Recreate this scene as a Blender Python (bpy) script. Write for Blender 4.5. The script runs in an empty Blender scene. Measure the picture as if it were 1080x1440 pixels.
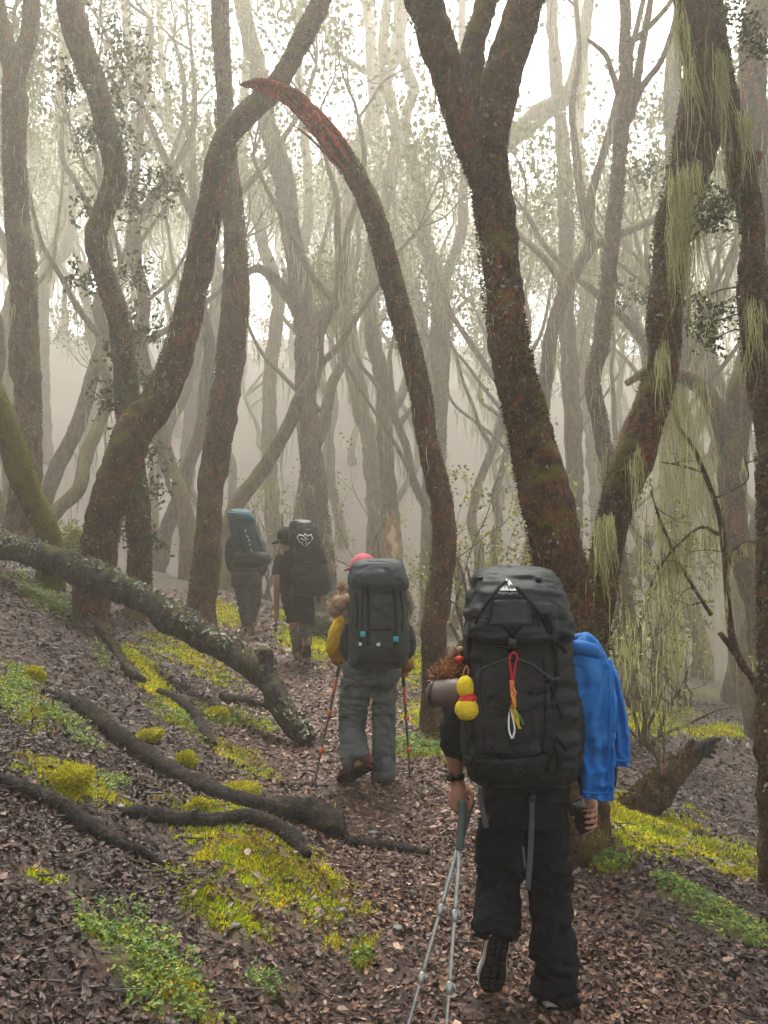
import bpy, math, random
import numpy as np
from mathutils import Vector, Matrix

rng = np.random.default_rng(11)
RD = random.Random(5)
scene = bpy.context.scene
COL = scene.collection

# ------------------------------------------------------------------ camera, sky, sun, exposure
CAM_Z, FPX, PITCH = 1.8, 1200.0, math.atan(150 / 1200.0)
cam_d = bpy.data.cameras.new('camera')
cam_d.sensor_fit = 'VERTICAL'; cam_d.sensor_height = 36.0; cam_d.lens = 36.0 * FPX / 1440.0
cam_d.clip_start = 0.05; cam_d.clip_end = 500
cam = bpy.data.objects.new('camera', cam_d); COL.objects.link(cam)
cam.location = (0, 0, CAM_Z); cam.rotation_euler = (math.radians(90) + PITCH, 0, 0)
scene.camera = cam

SUN_EL, SUN_AZ = math.radians(68), 0.0
world = bpy.data.worlds.new('World'); scene.world = world; world.use_nodes = True
nt = world.node_tree
bg = nt.nodes['Background']
sky = nt.nodes.new('ShaderNodeTexSky'); sky.sky_type = 'NISHITA'; sky.sun_disc = False
sky.sun_elevation = SUN_EL; sky.sun_rotation = SUN_AZ; sky.air_density = 1.0; sky.dust_density = 3.0; sky.ozone_density = 1.0
hs = nt.nodes.new('ShaderNodeHueSaturation'); hs.inputs['Saturation'].default_value = 0.12
nt.links.new(sky.outputs[0], hs.inputs['Color']); nt.links.new(hs.outputs[0], bg.inputs['Color'])
bg.inputs['Strength'].default_value = 0.15
sun_d = bpy.data.lights.new('sun', 'SUN'); sun_d.energy = 2.0; sun_d.angle = math.radians(20); sun_d.color = (1.0, 0.93, 0.82)
sun = bpy.data.objects.new('sun', sun_d); COL.objects.link(sun); sun.location = (0, 20, 30)
sun.rotation_euler = (-(math.pi / 2 - SUN_EL), 0, -SUN_AZ)

scene.view_settings.view_transform = 'Standard'; scene.view_settings.look = 'None'
scene.view_settings.gamma = 1.0; scene.view_settings.use_curve_mapping = False
scene.view_settings.exposure = 2.05
scene.render.engine = 'CYCLES'
cy = scene.cycles
cy.max_bounces = 8; cy.diffuse_bounces = 3; cy.glossy_bounces = 2; cy.transmission_bounces = 2; cy.volume_bounces = 3; cy.transparent_max_bounces = 4
cy.use_denoising = True; cy.sample_clamp_indirect = 6.0; cy.use_adaptive_sampling = True; cy.adaptive_threshold = 0.02
cy.caustics_reflective = False; cy.caustics_refractive = False

HAZE_DENSITY, HAZE_COLOR = 0.0078, (0.97, 0.94, 0.84)

# ------------------------------------------------------------------ helpers
CT, ST = math.cos(PITCH), math.sin(PITCH)
def at(px, py, Y):
    """the world point Y metres ahead that the photograph shows at pixel (px, py)"""
    u = (px - 540) / FPX; v = (720 - py) / FPX
    dy = CT - v * ST; dz = ST + v * CT
    return np.array([u * Y / dy, Y, CAM_Z + dz * Y / dy])
def ats(pts, Y):
    return np.array([at(p[0], p[1], Y + (p[3] if len(p) > 3 else 0.0)) for p in pts])
def project(P):
    x, y, z = P[..., 0], P[..., 1], P[..., 2] - CAM_Z
    d = y * CT + z * ST; w = -y * ST + z * CT
    d = np.maximum(d, 1e-3)
    return 540 + FPX * x / d, 720 - FPX * w / d

def tag(o, label=None, cat=None, group=None, kind=None):
    if label: o['label'] = label
    if cat: o['category'] = cat
    if group: o['group'] = group
    if kind: o['kind'] = kind
    return o
def thing(name, label, cat, loc, group=None):
    o = bpy.data.objects.new(name, None); COL.objects.link(o)
    o.location = tuple(float(c) for c in loc); o.empty_display_size = 0.1
    return tag(o, label, cat, group)
def wloc(o):
    p = np.zeros(3)
    while o is not None:
        p = p + np.array(o.location); o = o.parent
    return p

def _h(i, j, k, s):
    n = (i * 374761393 + j * 668265263 + k * 2147483647 + s * 1442695041) & 0xFFFFFFFF
    n = ((n ^ (n >> 13)) * 1274126177) & 0xFFFFFFFF
    return ((n ^ (n >> 16)) & 0xFFFF) / 65535.0
def noise3(P, s=0):
    """smooth value noise, -1..1"""
    P = np.asarray(P, dtype=float)
    f = np.floor(P); t = P - f; t = t * t * (3 - 2 * t); f = f.astype(np.int64)
    r = 0
    for a in (0, 1):
        wa = t[..., 0] if a else 1 - t[..., 0]
        for b in (0, 1):
            wb = t[..., 1] if b else 1 - t[..., 1]
            for c in (0, 1):
                wc = t[..., 2] if c else 1 - t[..., 2]
                r = r + wa * wb * wc * _h(f[..., 0] + a, f[..., 1] + b, f[..., 2] + c, s)
    return r * 2 - 1
def fbm(P, s=0, o=3):
    P = np.asarray(P, dtype=float); r = 0; a = 1.0; q = 0
    for i in range(o):
        r = r + a * noise3(P * (2.03 ** i), s + i * 17); q += a; a *= 0.5
    return r / q
def noise2(x, y, s=0):
    return noise3(np.stack([x, y, np.zeros_like(x) + 0.37], -1), s)

class Geo:
    def __init__(self): self.v = []; self.f3 = []; self.f4 = []; self.m3 = []; self.m4 = []; self.c = []; self.n = 0
    def add(self, v, quads=None, tris=None, col=None, m=0):
        v = np.asarray(v, dtype=float).reshape(-1, 3); k = len(v)
        if k == 0: return self
        if quads is not None and len(quads):
            q = np.asarray(quads, dtype=np.int64) + self.n; self.f4.append(q); self.m4.append(np.full(len(q), m))
        if tris is not None and len(tris):
            t = np.asarray(tris, dtype=np.int64) + self.n; self.f3.append(t); self.m3.append(np.full(len(t), m))
        c = np.ones((k, 3)) if col is None else np.broadcast_to(np.asarray(col, dtype=float), (k, 3))
        self.v.append(v); self.c.append(c); self.n += k
        return self
    def merge(self, g, m=None):
        for vv, cc in zip(g.v, g.c): self.v.append(vv); self.c.append(cc)
        for a in g.f4: self.f4.append(a + self.n)
        for a in g.f3: self.f3.append(a + self.n)
        self.m4 += [x if m is None else np.full(len(x), m) for x in g.m4]
        self.m3 += [x if m is None else np.full(len(x), m) for x in g.m3]
        self.n += g.n; return self
    def data(self, name, mats, origin=(0, 0, 0), smooth=True, colors=False):
        v = np.concatenate(self.v) - np.asarray(origin) if self.v else np.zeros((0, 3))
        me = bpy.data.meshes.new(name)
        f3 = np.concatenate(self.f3) if self.f3 else np.zeros((0, 3), np.int64)
        f4 = np.concatenate(self.f4) if self.f4 else np.zeros((0, 4), np.int64)
        mi = np.concatenate([np.concatenate(self.m3) if self.m3 else np.zeros(0), np.concatenate(self.m4) if self.m4 else np.zeros(0)]).astype(np.int32)
        n3, n4 = len(f3), len(f4)
        me.vertices.add(len(v)); me.vertices.foreach_set('co', v.astype(np.float32).ravel())
        me.loops.add(n3 * 3 + n4 * 4)
        me.loops.foreach_set('vertex_index', np.concatenate([f3.ravel(), f4.ravel()]).astype(np.int32))
        me.polygons.add(n3 + n4)
        st = np.concatenate([np.arange(n3) * 3, n3 * 3 + np.arange(n4) * 4]).astype(np.int32)
        me.polygons.foreach_set('loop_start', st)
        try: me.polygons.foreach_set('loop_total', np.concatenate([np.full(n3, 3), np.full(n4, 4)]).astype(np.int32))
        except Exception: pass
        me.polygons.foreach_set('material_index', mi)
        me.polygons.foreach_set('use_smooth', np.full(n3 + n4, smooth))
        if colors:
            ca = me.color_attributes.new('tint', 'FLOAT_COLOR', 'POINT')
            c = np.concatenate(self.c); c = np.concatenate([c, np.ones((len(c), 1))], 1)
            ca.data.foreach_set('color', c.astype(np.float32).ravel())
        for m in (mats if isinstance(mats, (list, tuple)) else [mats]): me.materials.append(m)
        me.update(calc_edges=True); me.validate()
        return me
    def build(self, name, mats, parent=None, origin=None, smooth=True, colors=False):
        org = wloc(parent) if parent is not None else (np.zeros(3) if origin is None else np.asarray(origin))
        o = bpy.data.objects.new(name, self.data(name, mats, org, smooth, colors)); COL.objects.link(o)
        if parent is not None: o.parent = parent
        elif origin is not None: o.location = tuple(float(c) for c in origin)
        return o

def crom(P, n):
    """Catmull-Rom through the rows of P (any number of columns), n samples a span"""
    P = np.asarray(P, dtype=float)
    if len(P) < 3: 
        t = np.linspace(0, 1, n + 1)[:, None]; return P[0] * (1 - t) + P[-1] * t
    Q = np.vstack([2 * P[0] - P[1], P, 2 * P[-1] - P[-2]]); out = []
    for i in range(1, len(Q) - 2):
        t = np.linspace(0, 1, n, endpoint=False)[:, None]
        a, b, c, d = Q[i - 1], Q[i], Q[i + 1], Q[i + 2]
        out.append(0.5 * (2 * b + (c - a) * t + (2 * a - 5 * b + 4 * c - d) * t ** 2 + (3 * b - a - 3 * c + d) * t ** 3))
    out.append(P[-1:]); return np.vstack(out)
def frames(P, up=None):
    T = np.gradient(P, axis=0); T /= np.linalg.norm(T, axis=1)[:, None] + 1e-12
    N = np.zeros_like(P)
    a = np.array(up if up is not None else ((1.0, 0, 0) if abs(T[0][0]) < 0.9 else (0, 1.0, 0)))
    n = a - T[0] * a.dot(T[0]); n /= np.linalg.norm(n)
    for i in range(len(P)):
        n = n - T[i] * n.dot(T[i]); n /= np.linalg.norm(n) + 1e-12; N[i] = n
    return T, N, np.cross(T, N)
def ring_faces(n, seg, closed=True):
    i = np.arange(n - 1)[:, None] * seg; j = np.arange(seg if closed else seg - 1)[None, :]; k = (j + 1) % seg
    return np.stack([i + j, i + k, i + seg + k, i + seg + j], -1).reshape(-1, 4)
def sweep(P, rx, ry=None, seg=10, up=None, caps=True, rough=0.0, freq=4.0, seed=0, exps=2.0):
    """tube of elliptic (or superelliptic) section along P"""
    P = np.asarray(P, dtype=float); n = len(P)
    rx = np.broadcast_to(np.asarray(rx, dtype=float), (n,)); ry = rx if ry is None else np.broadcast_to(np.asarray(ry, dtype=float), (n,))
    T, N, B = frames(P, up)
    a = np.linspace(0, 2 * np.pi, seg, endpoint=False)
    ca, sa = np.cos(a), np.sin(a)
    if exps != 2.0:
        ca = np.sign(ca) * np.abs(ca) ** (2 / exps); sa = np.sign(sa) * np.abs(sa) ** (2 / exps)
    D = N[:, None, :] * (ca[None, :, None] * rx[:, None, None]) + B[:, None, :] * (sa[None, :, None] * ry[:, None, None])
    if rough:
        V0 = P[:, None, :] + D
        k = 1 + rough * (fbm(V0 * freq, seed, 3)) + rough * 0.55 * noise3(V0 * freq * 2.7, seed + 5) + rough * .45 * np.maximum(noise3(V0 * freq * 6.5, seed + 6), -.3)
        D = D * k[..., None]
    V = P[:, None, :] + D
    g = Geo(); v = V.reshape(-1, 3); q = ring_faces(n, seg)
    tr = []
    if caps:
        v = np.vstack([v, P[0], P[-1]]); b = n * seg
        j = np.arange(seg); k = (j + 1) % seg
        tr = np.vstack([np.stack([k, j, np.full(seg, b)], -1), np.stack([(n - 1) * seg + j, (n - 1) * seg + k, np.full(seg, b + 1)], -1)])
    return g.add(v, q, tr)
def pipe(pts, r, seg=8, n=6, **kw):
    """smooth tube through control points; r a number or one per point"""
    pts = np.asarray(pts, dtype=float); r = np.broadcast_to(np.asarray(r, dtype=float), (len(pts),))
    S = crom(np.hstack([pts, r[:, None]]), n)
    return sweep(S[:, :3], np.maximum(S[:, 3], 1e-4), seg=seg, **kw)
def box(c, s, rot=None, bev=0.0):
    x, y, z = np.array(s) / 2.0
    if bev <= 0:
        v = np.array([[a, b, d] for a in (-x, x) for b in (-y, y) for d in (-z, z)])
        q = [[0, 1, 3, 2], [4, 6, 7, 5], [0, 4, 5, 1], [2, 3, 7, 6], [0, 2, 6, 4], [1, 5, 7, 3]]
        tr = None
    else:
        e = min(bev, 0.45 * min(s)); v = []; q = []
        for d, ins in ((-z, e), (-z + e, 0), (z - e, 0), (z, e)):
            X, Y = x - ins, y - ins; k = e
            v += [[-X + k, -Y, d], [X - k, -Y, d], [X, -Y + k, d], [X, Y - k, d], [X - k, Y, d], [-X + k, Y, d], [-X, Y - k, d], [-X, -Y + k, d]]
        v = np.array(v); q = ring_faces(4, 8).tolist()
        tr = [[0, i + 1, i] for i in range(1, 7)] + [[24, 24 + i, 24 + i + 1] for i in range(1, 7)]
    if rot is not None: v = v @ np.array(rot).T
    return Geo().add(v + np.array(c), q, tr)
def ball(c, r, seg=14, rings=9, rot=None, bump=0.0, freq=3.0, seed=0):
    r = np.broadcast_to(np.asarray(r, dtype=float), (3,))
    th = np.linspace(0.02, np.pi - 0.02, rings); ph = np.linspace(0, 2 * np.pi, seg, endpoint=False)
    v = np.stack([np.sin(th)[:, None] * np.cos(ph), np.sin(th)[:, None] * np.sin(ph), np.cos(th)[:, None] * np.ones(seg)], -1)
    if bump: v = v * (1 + bump * fbm(v * freq + seed, seed, 3))[..., None]
    v = (v * r).reshape(-1, 3)
    if rot is not None: v = v @ np.array(rot).T
    q = ring_faces(rings, seg)[:, ::-1]
    j = np.arange(seg); k = (j + 1) % seg; b = rings * seg
    v = np.vstack([v, v[:seg].mean(0), v[-seg:].mean(0)])
    tr = np.vstack([np.stack([j, k, np.full(seg, b)], -1), np.stack([(rings - 1) * seg + k, (rings - 1) * seg + j, np.full(seg, b + 1)], -1)])
    return Geo().add(v + np.asarray(c), q, tr)
def remesh(geo, voxel, smooth=4, subsurf=0):
    """one continuous skin over overlapping pieces -> vertices, faces"""
    me = geo.data('tmp', [], smooth=True); o = bpy.data.objects.new('tmp', me); COL.objects.link(o)
    m = o.modifiers.new('r', 'REMESH'); m.mode = 'VOXEL'; m.voxel_size = voxel
    if smooth:
        s = o.modifiers.new('s', 'SMOOTH'); s.iterations = smooth; s.factor = 0.5
    dg = bpy.context.evaluated_depsgraph_get(); ev = o.evaluated_get(dg); em = ev.to_mesh()
    v = np.empty(len(em.vertices) * 3); em.vertices.foreach_get('co', v)
    nn = np.empty(len(em.vertices) * 3); em.vertices.foreach_get('normal', nn)
    q = np.array([p.vertices[:] for p in em.polygons if len(p.vertices) == 4]).reshape(-1, 4)
    t = np.array([p.vertices[:] for p in em.polygons if len(p.vertices) == 3]).reshape(-1, 3)
    ev.to_mesh_clear(); bpy.data.objects.remove(o); bpy.data.meshes.remove(me)
    return v.reshape(-1, 3), nn.reshape(-1, 3), q, t

# ------------------------------------------------------------------ materials
def nodes(name, rough=0.8, spec=0.3):
    m = bpy.data.materials.new(name); m.use_nodes = True
    n = m.node_tree.nodes; b = n['Principled BSDF']; b.inputs['Roughness'].default_value = rough
    b.inputs['Specular IOR Level'].default_value = spec
    return m, m.node_tree, b
def N(nt, t, **kw):
    n = nt.nodes.new(t)
    for k, v in kw.items():
        if k in n.inputs: n.inputs[k].default_value = v
        else: setattr(n, k, v)
    return n
def ramp(nt, fac, stops):
    r = nt.nodes.new('ShaderNodeValToRGB'); e = r.color_ramp.elements
    while len(e) < len(stops): e.new(0.5)
    for i, (p, c) in enumerate(stops):
        e[i].position = p; e[i].color = (c, c, c, 1) if isinstance(c, (int, float)) else (*c, 1)
    nt.links.new(fac, r.inputs[0]); return r.outputs[0]
def mixc(nt, fac, a, b, mode='MIX'):
    m = nt.nodes.new('ShaderNodeMix'); m.data_type = 'RGBA'; m.blend_type = mode
    for sock, val in ((m.inputs[0], fac), (m.inputs[6], a), (m.inputs[7], b)):
        if isinstance(val, (int, float)): sock.default_value = val
        elif isinstance(val, tuple): sock.default_value = (*val, 1)
        else: nt.links.new(val, sock)
    return m.outputs[2]
def noise_tex(nt, scale, detail=4, rough=0.6, coord=None, dist=0.0):
    t = N(nt, 'ShaderNodeTexNoise', Scale=scale, Detail=detail, Roughness=rough, Distortion=dist)
    if coord is not None: nt.links.new(coord, t.inputs['Vector'])
    return t.outputs['Fac']
def bump(nt, b, h, strength=0.5, dist=0.02):
    n = N(nt, 'ShaderNodeBump', Strength=strength, Distance=dist); nt.links.new(h, n.inputs['Height']); nt.links.new(n.outputs[0], b.inputs['Normal'])
    return n
def mat_plain(name, c, rough=0.7, spec=0.3, var=0.25, scale=30, bmp=0.0, metal=0.0, fine=None):
    m, t, b = nodes(name, rough, spec); b.inputs['Metallic'].default_value = metal
    co = N(t, 'ShaderNodeTexCoord').outputs['Object']
    f = noise_tex(t, scale, 5, 0.6, co)
    lo = tuple(x * (1 - var) for x in c); hi = tuple(min(1, x * (1 + var)) for x in c)
    t.links.new(ramp(t, f, [(0.3, lo), (0.7, hi)]), b.inputs['Base Color'])
    if bmp: bump(t, b, noise_tex(t, fine or scale * 2, 4, 0.6, co), bmp, 0.01)
    return m
def mat_bark(name, base, dark, moss, moss_amt, lichen_amt, lichen=(0.30, 0.29, 0.22)):
    m, t, b = nodes(name, 0.85, 0.25)
    co = N(t, 'ShaderNodeTexCoord').outputs['Object']
    geo = N(t, 'ShaderNodeNewGeometry')
    mp = N(t, 'ShaderNodeMapping'); mp.inputs['Scale'].default_value = (1, 1, 0.35); t.links.new(co, mp.inputs[0])
    f1 = noise_tex(t, 10, 8, 0.72, mp.outputs[0], 0.9)
    c = ramp(t, f1, [(0.36, dark), (0.48, base), (0.60, tuple(x * 1.7 for x in base)), (0.72, (base[0] * 2.6, base[1] * 2.2, base[2] * 1.7))])
    rust = (base[0] * 2.6, base[1] * 1.7, base[2] * 0.9); lilac = (base[0] * 1.5, base[1] * 2.1, base[2] * 3.0)
    c = mixc(t, ramp(t, noise_tex(t, 5.0, 6, 0.7, mp.outputs[0], 1.0), [(0.50, 0.0), (0.60, 0.75)]), c, rust)
    c = mixc(t, ramp(t, noise_tex(t, 4.2, 6, 0.7, co, 1.2), [(0.53, 0.0), (0.62, 0.7)]), c, lilac)
    c = mixc(t, ramp(t, noise_tex(t, 7.0, 6, 0.75, mp.outputs[0], 1.5), [(0.52, 0.0), (0.60, 0.85)]), c, dark)
    c = mixc(t, 1.0, c, ramp(t, noise_tex(t, 38, 6, 0.8, co), [(0.36, 0.2), (0.5, 1.0), (0.64, 2.2)]), 'MULTIPLY')
    # moss: on the upper sides and in broad patches
    sep = N(t, 'ShaderNodeSeparateXYZ'); t.links.new(geo.outputs['Normal'], sep.inputs[0])
    nz = N(t, 'ShaderNodeMath', operation='MULTIPLY_ADD'); t.links.new(sep.outputs['Z'], nz.inputs[0]); nz.inputs[1].default_value = 0.35
    pn = noise_tex(t, 3.0, 6, 0.7, co, 0.4); t.links.new(pn, nz.inputs[2])
    mm = ramp(t, nz.outputs[0], [(0.62 - moss_amt, 0.0), (0.74 - moss_amt * 0.7, 0.9)])
    mv = mixc(t, noise_tex(t, 45, 4, 0.7, co), tuple(x * 0.45 for x in moss), tuple(x * 1.5 for x in moss))
    c = mixc(t, mm, c, mv)
    # pale lichen flecks
    vo = N(t, 'ShaderNodeTexVoronoi', Scale=26.0, Randomness=1.0); t.links.new(mixc(t, 0.12, co, N(t, 'ShaderNodeTexNoise', Scale=14).outputs['Color']), vo.inputs['Vector'])
    sp = ramp(t, vo.outputs['Distance'], [(0.16, 1.0), (0.30, 0.0)])
    pm = ramp(t, noise_tex(t, 4.5, 5, 0.7, co), [(0.60 - lichen_amt, 0.0), (0.66 - lichen_amt * 0.6, 1.0)])
    ml = N(t, 'ShaderNodeMath', operation='MULTIPLY'); t.links.new(sp, ml.inputs[0]); t.links.new(pm, ml.inputs[1])
    c = mixc(t, ml.outputs[0], c, lichen)
    t.links.new(c, b.inputs['Base Color'])
    ad = N(t, 'ShaderNodeMath', operation='ADD'); t.links.new(f1, ad.inputs[0]); t.links.new(noise_tex(t, 60, 4, 0.7, co), ad.inputs[1])
    bump(t, b, ad.outputs[0], 1.0, 0.05)
    return m
def mat_tint(name, rough=0.6, spec=0.3, trans=0.0, var=True):
    """colour of each leaf or blade comes from the mesh's own 'tint'"""
    m, t, b = nodes(name, rough, spec)
    a = N(t, 'ShaderNodeVertexColor', layer_name='tint').outputs['Color']
    if var:
        co = N(t, 'ShaderNodeTexCoord').outputs['Object']
        a = mixc(t, 1.0, a, ramp(t, noise_tex(t, 90, 3, 0.6, co), [(0.3, 0.75), (0.7, 1.2)]), 'MULTIPLY')
    t.links.new(a, b.inputs['Base Color'])
    if trans:
        tr = N(t, 'ShaderNodeBsdfTranslucent'); t.links.new(a, tr.inputs['Color'])
        mx = N(t, 'ShaderNodeMixShader'); mx.inputs[0].default_value = trans
        t.links.new(b.outputs[0], mx.inputs[1]); t.links.new(tr.outputs[0], mx.inputs[2]); t.links.new(mx.outputs[0], t.nodes['Material Output'].inputs['Surface'])
    return m
BARK_RED = mat_bark('wet red brown bark', (0.074, 0.033, 0.016), (0.013, 0.007, 0.004), (0.13, 0.11, 0.010), 0.075, 0.09)
BARK_GREY = mat_bark('grey brown bark', (0.080, 0.048, 0.029), (0.018, 0.012, 0.008), (0.11, 0.10, 0.014), 0.08, 0.10)
BARK_MOSS = mat_bark('mossy bark', (0.050, 0.032, 0.018), (0.014, 0.010, 0.007), (0.130, 0.115, 0.012), 0.24, 0.05)
BARK_LOG = mat_bark('lichen crusted bark', (0.040, 0.032, 0.026), (0.010, 0.008, 0.007), (0.10, 0.10, 0.02), -0.16, 0.02, (0.20, 0.21, 0.15))
WOOD_RED = mat_bark('torn red wood', (0.27, 0.048, 0.028), (0.09, 0.018, 0.012), (0.06, 0.05, 0.02), -0.6, -0.2)
WOOD_DARK = mat_bark('wet dead wood', (0.022, 0.017, 0.015), (0.006, 0.005, 0.005), (0.075, 0.08, 0.012), -0.32, -0.1)
LEAF = mat_tint('leaf', 0.5, 0.35, 0.35)
LITTER = mat_tint('fallen leaf', 0.55, 0.35)
MOSS = mat_tint('moss blade', 0.9, 0.1, 0.25)
LICHEN = mat_tint('beard lichen', 0.95, 0.05, 0.35)

# ------------------------------------------------------------------ ground
_ys = np.array([-30, -4, 0, 3.5, 6.4, 8.5, 10.7, 12.8, 16, 20, 25, 40, 90.])
_xc = np.array([2.2, 0.75, 0.62, 0.42, -0.12, -0.52, -1.07, -1.95, -3.5, -5.6, -8.5, -18, -50])
_zc = np.array([-2.6, -0.42, -0.08, 0.225, 0.573, 0.89, 1.283, 1.61, 2.12, 2.7, 3.4, 5.2, 9.0])
_yy = np.linspace(-30, 90, 1201)
def _smooth(v, k=15):
    w = np.hanning(k); w /= w.sum(); return np.convolve(np.pad(v, k // 2, mode='edge'), w, 'valid')
_xs, _zs = _smooth(np.interp(_yy, _ys, _xc)), _smooth(np.interp(_yy, _ys, _zc))
def path_x(y): return np.interp(y, _yy, _xs)
def ground0(x, y):
    x = np.asarray(x, dtype=float); y = np.asarray(y, dtype=float)
    d = x - path_x(y); z = np.interp(y, _yy, _zs)
    L = np.maximum(-d - 0.40, 0); Rr = np.maximum(d - 0.55, 0)
    z = z + 0.47 * (np.sqrt(L * L + 0.09) - 0.3) * np.where(L < 12, 1, (12 + (L - 12) * 0.45) / np.maximum(L, 1e-6))
    drop = 0.27 * (np.sqrt(Rr * Rr + 0.16) - 0.4)
    z = z - 7.5 * (1 - np.exp(-drop / 7.5))
    z = z + 0.17 * np.exp(-((Rr - 0.75) / 0.42) ** 2) * np.exp(-((y - 5.6) / 1.5) ** 2)
    t = np.clip((y - 26) / 56, 0, 1); z = z + (25 + 4 * noise2(x * .03, y * .03, 31) + np.clip(x * .06, 0, 5)) * t * t * (3 - 2 * t)
    off = np.clip(np.abs(d) - 0.4, 0, 1)
    z = z + (0.015 + 0.05 * off) * noise2(x * 1.3, y * 1.3, 3) + (0.012 + 0.018 * off) * noise2(x * 4.1, y * 4.1, 4) + 0.008 * noise2(x * 11, y * 11, 8)
    return z
GROUND = ground0
def hits(px, py, f=None):
    """where the view ray of pixel (px, py) meets the ground"""
    f = f or GROUND
    Y = np.linspace(1.2, 90, 9000); P = np.array([at(px, py, 1.0)]); d = P[0] - np.array([0, 0, CAM_Z])
    X = d[0] * Y; Z = CAM_Z + d[2] * Y
    b = Z <= f(X, Y)
    i = int(np.argmax(b)) if b.any() else 8000
    return np.array([X[i], Y[i], float(f(X[i:i + 1], Y[i:i + 1])[0])])

# moss patches: centre and half axes of each as the photograph shows it, laid on the ground; lift in metres
PATCH = [  # px, py, half length, half width, angle (deg, down to the right), strength, lift, kind 0 moss 1 small plants 2 mixed
    (375, 1235, 150, 58, 34, 1.0, 0.22, 0), (310, 1290, 95, 26, 30, 0.9, 0.08, 0), (215, 1370, 140, 46, 36, 0.8, 0.03, 1), (240, 1385, 110, 30, 36, 0.45, 0.0, 0), (185, 1330, 60, 14, 36, 0.5, 0, 0), (45, 1000, 50, 30, 20, 0.4, 0, 0), (330, 1060, 60, 14, 30, 0.35, 0, 0),
    (470, 1290, 55, 18, 25, 0.6, 0.0, 0), (80, 1095, 75, 30, 22, 0.95, 0.04, 0), (165, 1110, 26, 10, 15, 0.7, 0, 1),
    (90, 1020, 48, 16, 35, 0.8, 0, 1), (60, 840, 55, 16, 30, 0.7, 0, 1), (145, 930, 26, 12, 45, 0.8, 0, 1), (205, 945, 60, 16, 48, 0.9, 0.02, 0),
    (230, 985, 60, 14, 42, 0.7, 0.02, 0), (265, 925, 70, 18, 30, 0.6, 0, 0), (320, 1010, 70, 14, 12, 0.6, 0, 2),
    (250, 1015, 55, 12, 30, 0.55, 0, 2), (20, 975, 30, 40, 0, 0.6, 0, 2), (130, 1310, 40, 16, 30, 0.5, 0, 2),
    (380, 1390, 40, 26, 20, 0.55, 0, 1), (505, 1360, 22, 16, 20, 0.5, 0, 2), (60, 1235, 40, 10, 15, 0.35, 0, 0),
    (430, 905, 42, 20, 20, 0.9, 0.03, 0), (455, 915, 45, 12, 15, 0.8, 0, 0), (400, 868, 18, 8, 0, 1.0, 0.03, 0), (310, 865, 40, 14, 20, 0.7, 0, 0), (260, 835, 60, 10, 10, 0.5, 0, 0),
    (585, 1055, 60, 18, 8, 1.0, 0.02, 2), (600, 1010, 50, 22, 0, 0.7, 0.02, 0), (575, 940, 30, 30, 0, 0.6, 0, 0),
    (850, 1215, 70, 14, 24, 1.0, 0.03, 2), (960, 1265, 75, 13, 26, 1.0, 0.03, 1), (1040, 1310, 70, 16, 22, 1.0, 0.03, 1),
    (900, 1165, 95, 38, 16, 0.95, 0.03, 0), (990, 1195, 75, 22, 14, 0.7, 0.02, 0), (1050, 1225, 40, 12, 10, 0.6, 0, 0),
    (900, 1020, 70, 24, 0, 0.45, 0, 0), (1010, 1030, 60, 10, 0, 0.55, 0, 0), (960, 975, 60, 10, 0, 0.5, 0, 0), (870, 960, 60, 12, 0, 0.5, 0, 0),
]
def patch_mask(P, kinds=(0, 1, 2)):
    px, py = project(P); nz = noise2(P[..., 0] * 5, P[..., 1] * 5, 21) * 0.5 + noise2(P[..., 0] * 14, P[..., 1] * 14, 22) * 0.38 + noise2(P[..., 0] * 33, P[..., 1] * 33, 23) * 0.25
    m = np.zeros(P.shape[:-1]); ahead = P[..., 1] > 1.0
    for x, y, a, b, an, s, l, k in PATCH:
        if k not in kinds: continue
        c, q = math.cos(math.radians(an)), math.sin(math.radians(an))
        u = ((px - x) * c + (py - y) * q) / a; v = (-(px - x) * q + (py - y) * c) / b
        d = 1.15 - np.sqrt(u * u + v * v) + nz
        m = np.maximum(m, np.clip(d * 1.05 - .05, 0, 1) * s)
    return m * ahead
def lift(x, y):
    z = ground0(x, y); P = np.stack([x, y, z], -1); px, py = project(P); h = np.zeros_like(z)
    for X, Yp, a, b, an, s, l, k in PATCH:
        if l <= 0: continue
        c, q = math.cos(math.radians(an)), math.sin(math.radians(an))
        u = ((px - X) * c + (py - Yp) * q) / a; v = (-(px - X) * q + (py - Yp) * c) / b
        h = np.maximum(h, l * np.exp(-(u * u + v * v) * 1.1))
    return z + np.where(y > 1, h, 0)
def coords(a, b, fine, lo, hi, grow=1.09):
    c = list(np.arange(a, b, fine)); s = fine
    while c[-1] < hi: s *= grow; c.append(c[-1] + s)
    s = fine
    while c[0] > lo: s *= grow; c.insert(0, c[0] - s)
    return np.array(c)
gx = coords(-4.5, 4.5, 0.035, -75, 75); gy = coords(2.0, 11.0, 0.04, -28, 115)
GX, GY = np.meshgrid(gx, gy, indexing='ij')
GZ = lift(GX, GY)
def GROUND(x, y):
    """height of the finished ground, interpolated from its grid"""
    x = np.atleast_1d(np.asarray(x, dtype=float)); y = np.atleast_1d(np.asarray(y, dtype=float))
    i = np.clip(np.searchsorted(gx, x) - 1, 0, len(gx) - 2); j = np.clip(np.searchsorted(gy, y) - 1, 0, len(gy) - 2)
    u = (x - gx[i]) / (gx[i + 1] - gx[i]); v = (y - gy[j]) / (gy[j + 1] - gy[j])
    return (GZ[i, j] * (1 - u) * (1 - v) + GZ[i + 1, j] * u * (1 - v) + GZ[i, j + 1] * (1 - u) * v + GZ[i + 1, j + 1] * u * v)
GP = np.stack([GX, GY, GZ], -1)
GM = patch_mask(GP)
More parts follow.
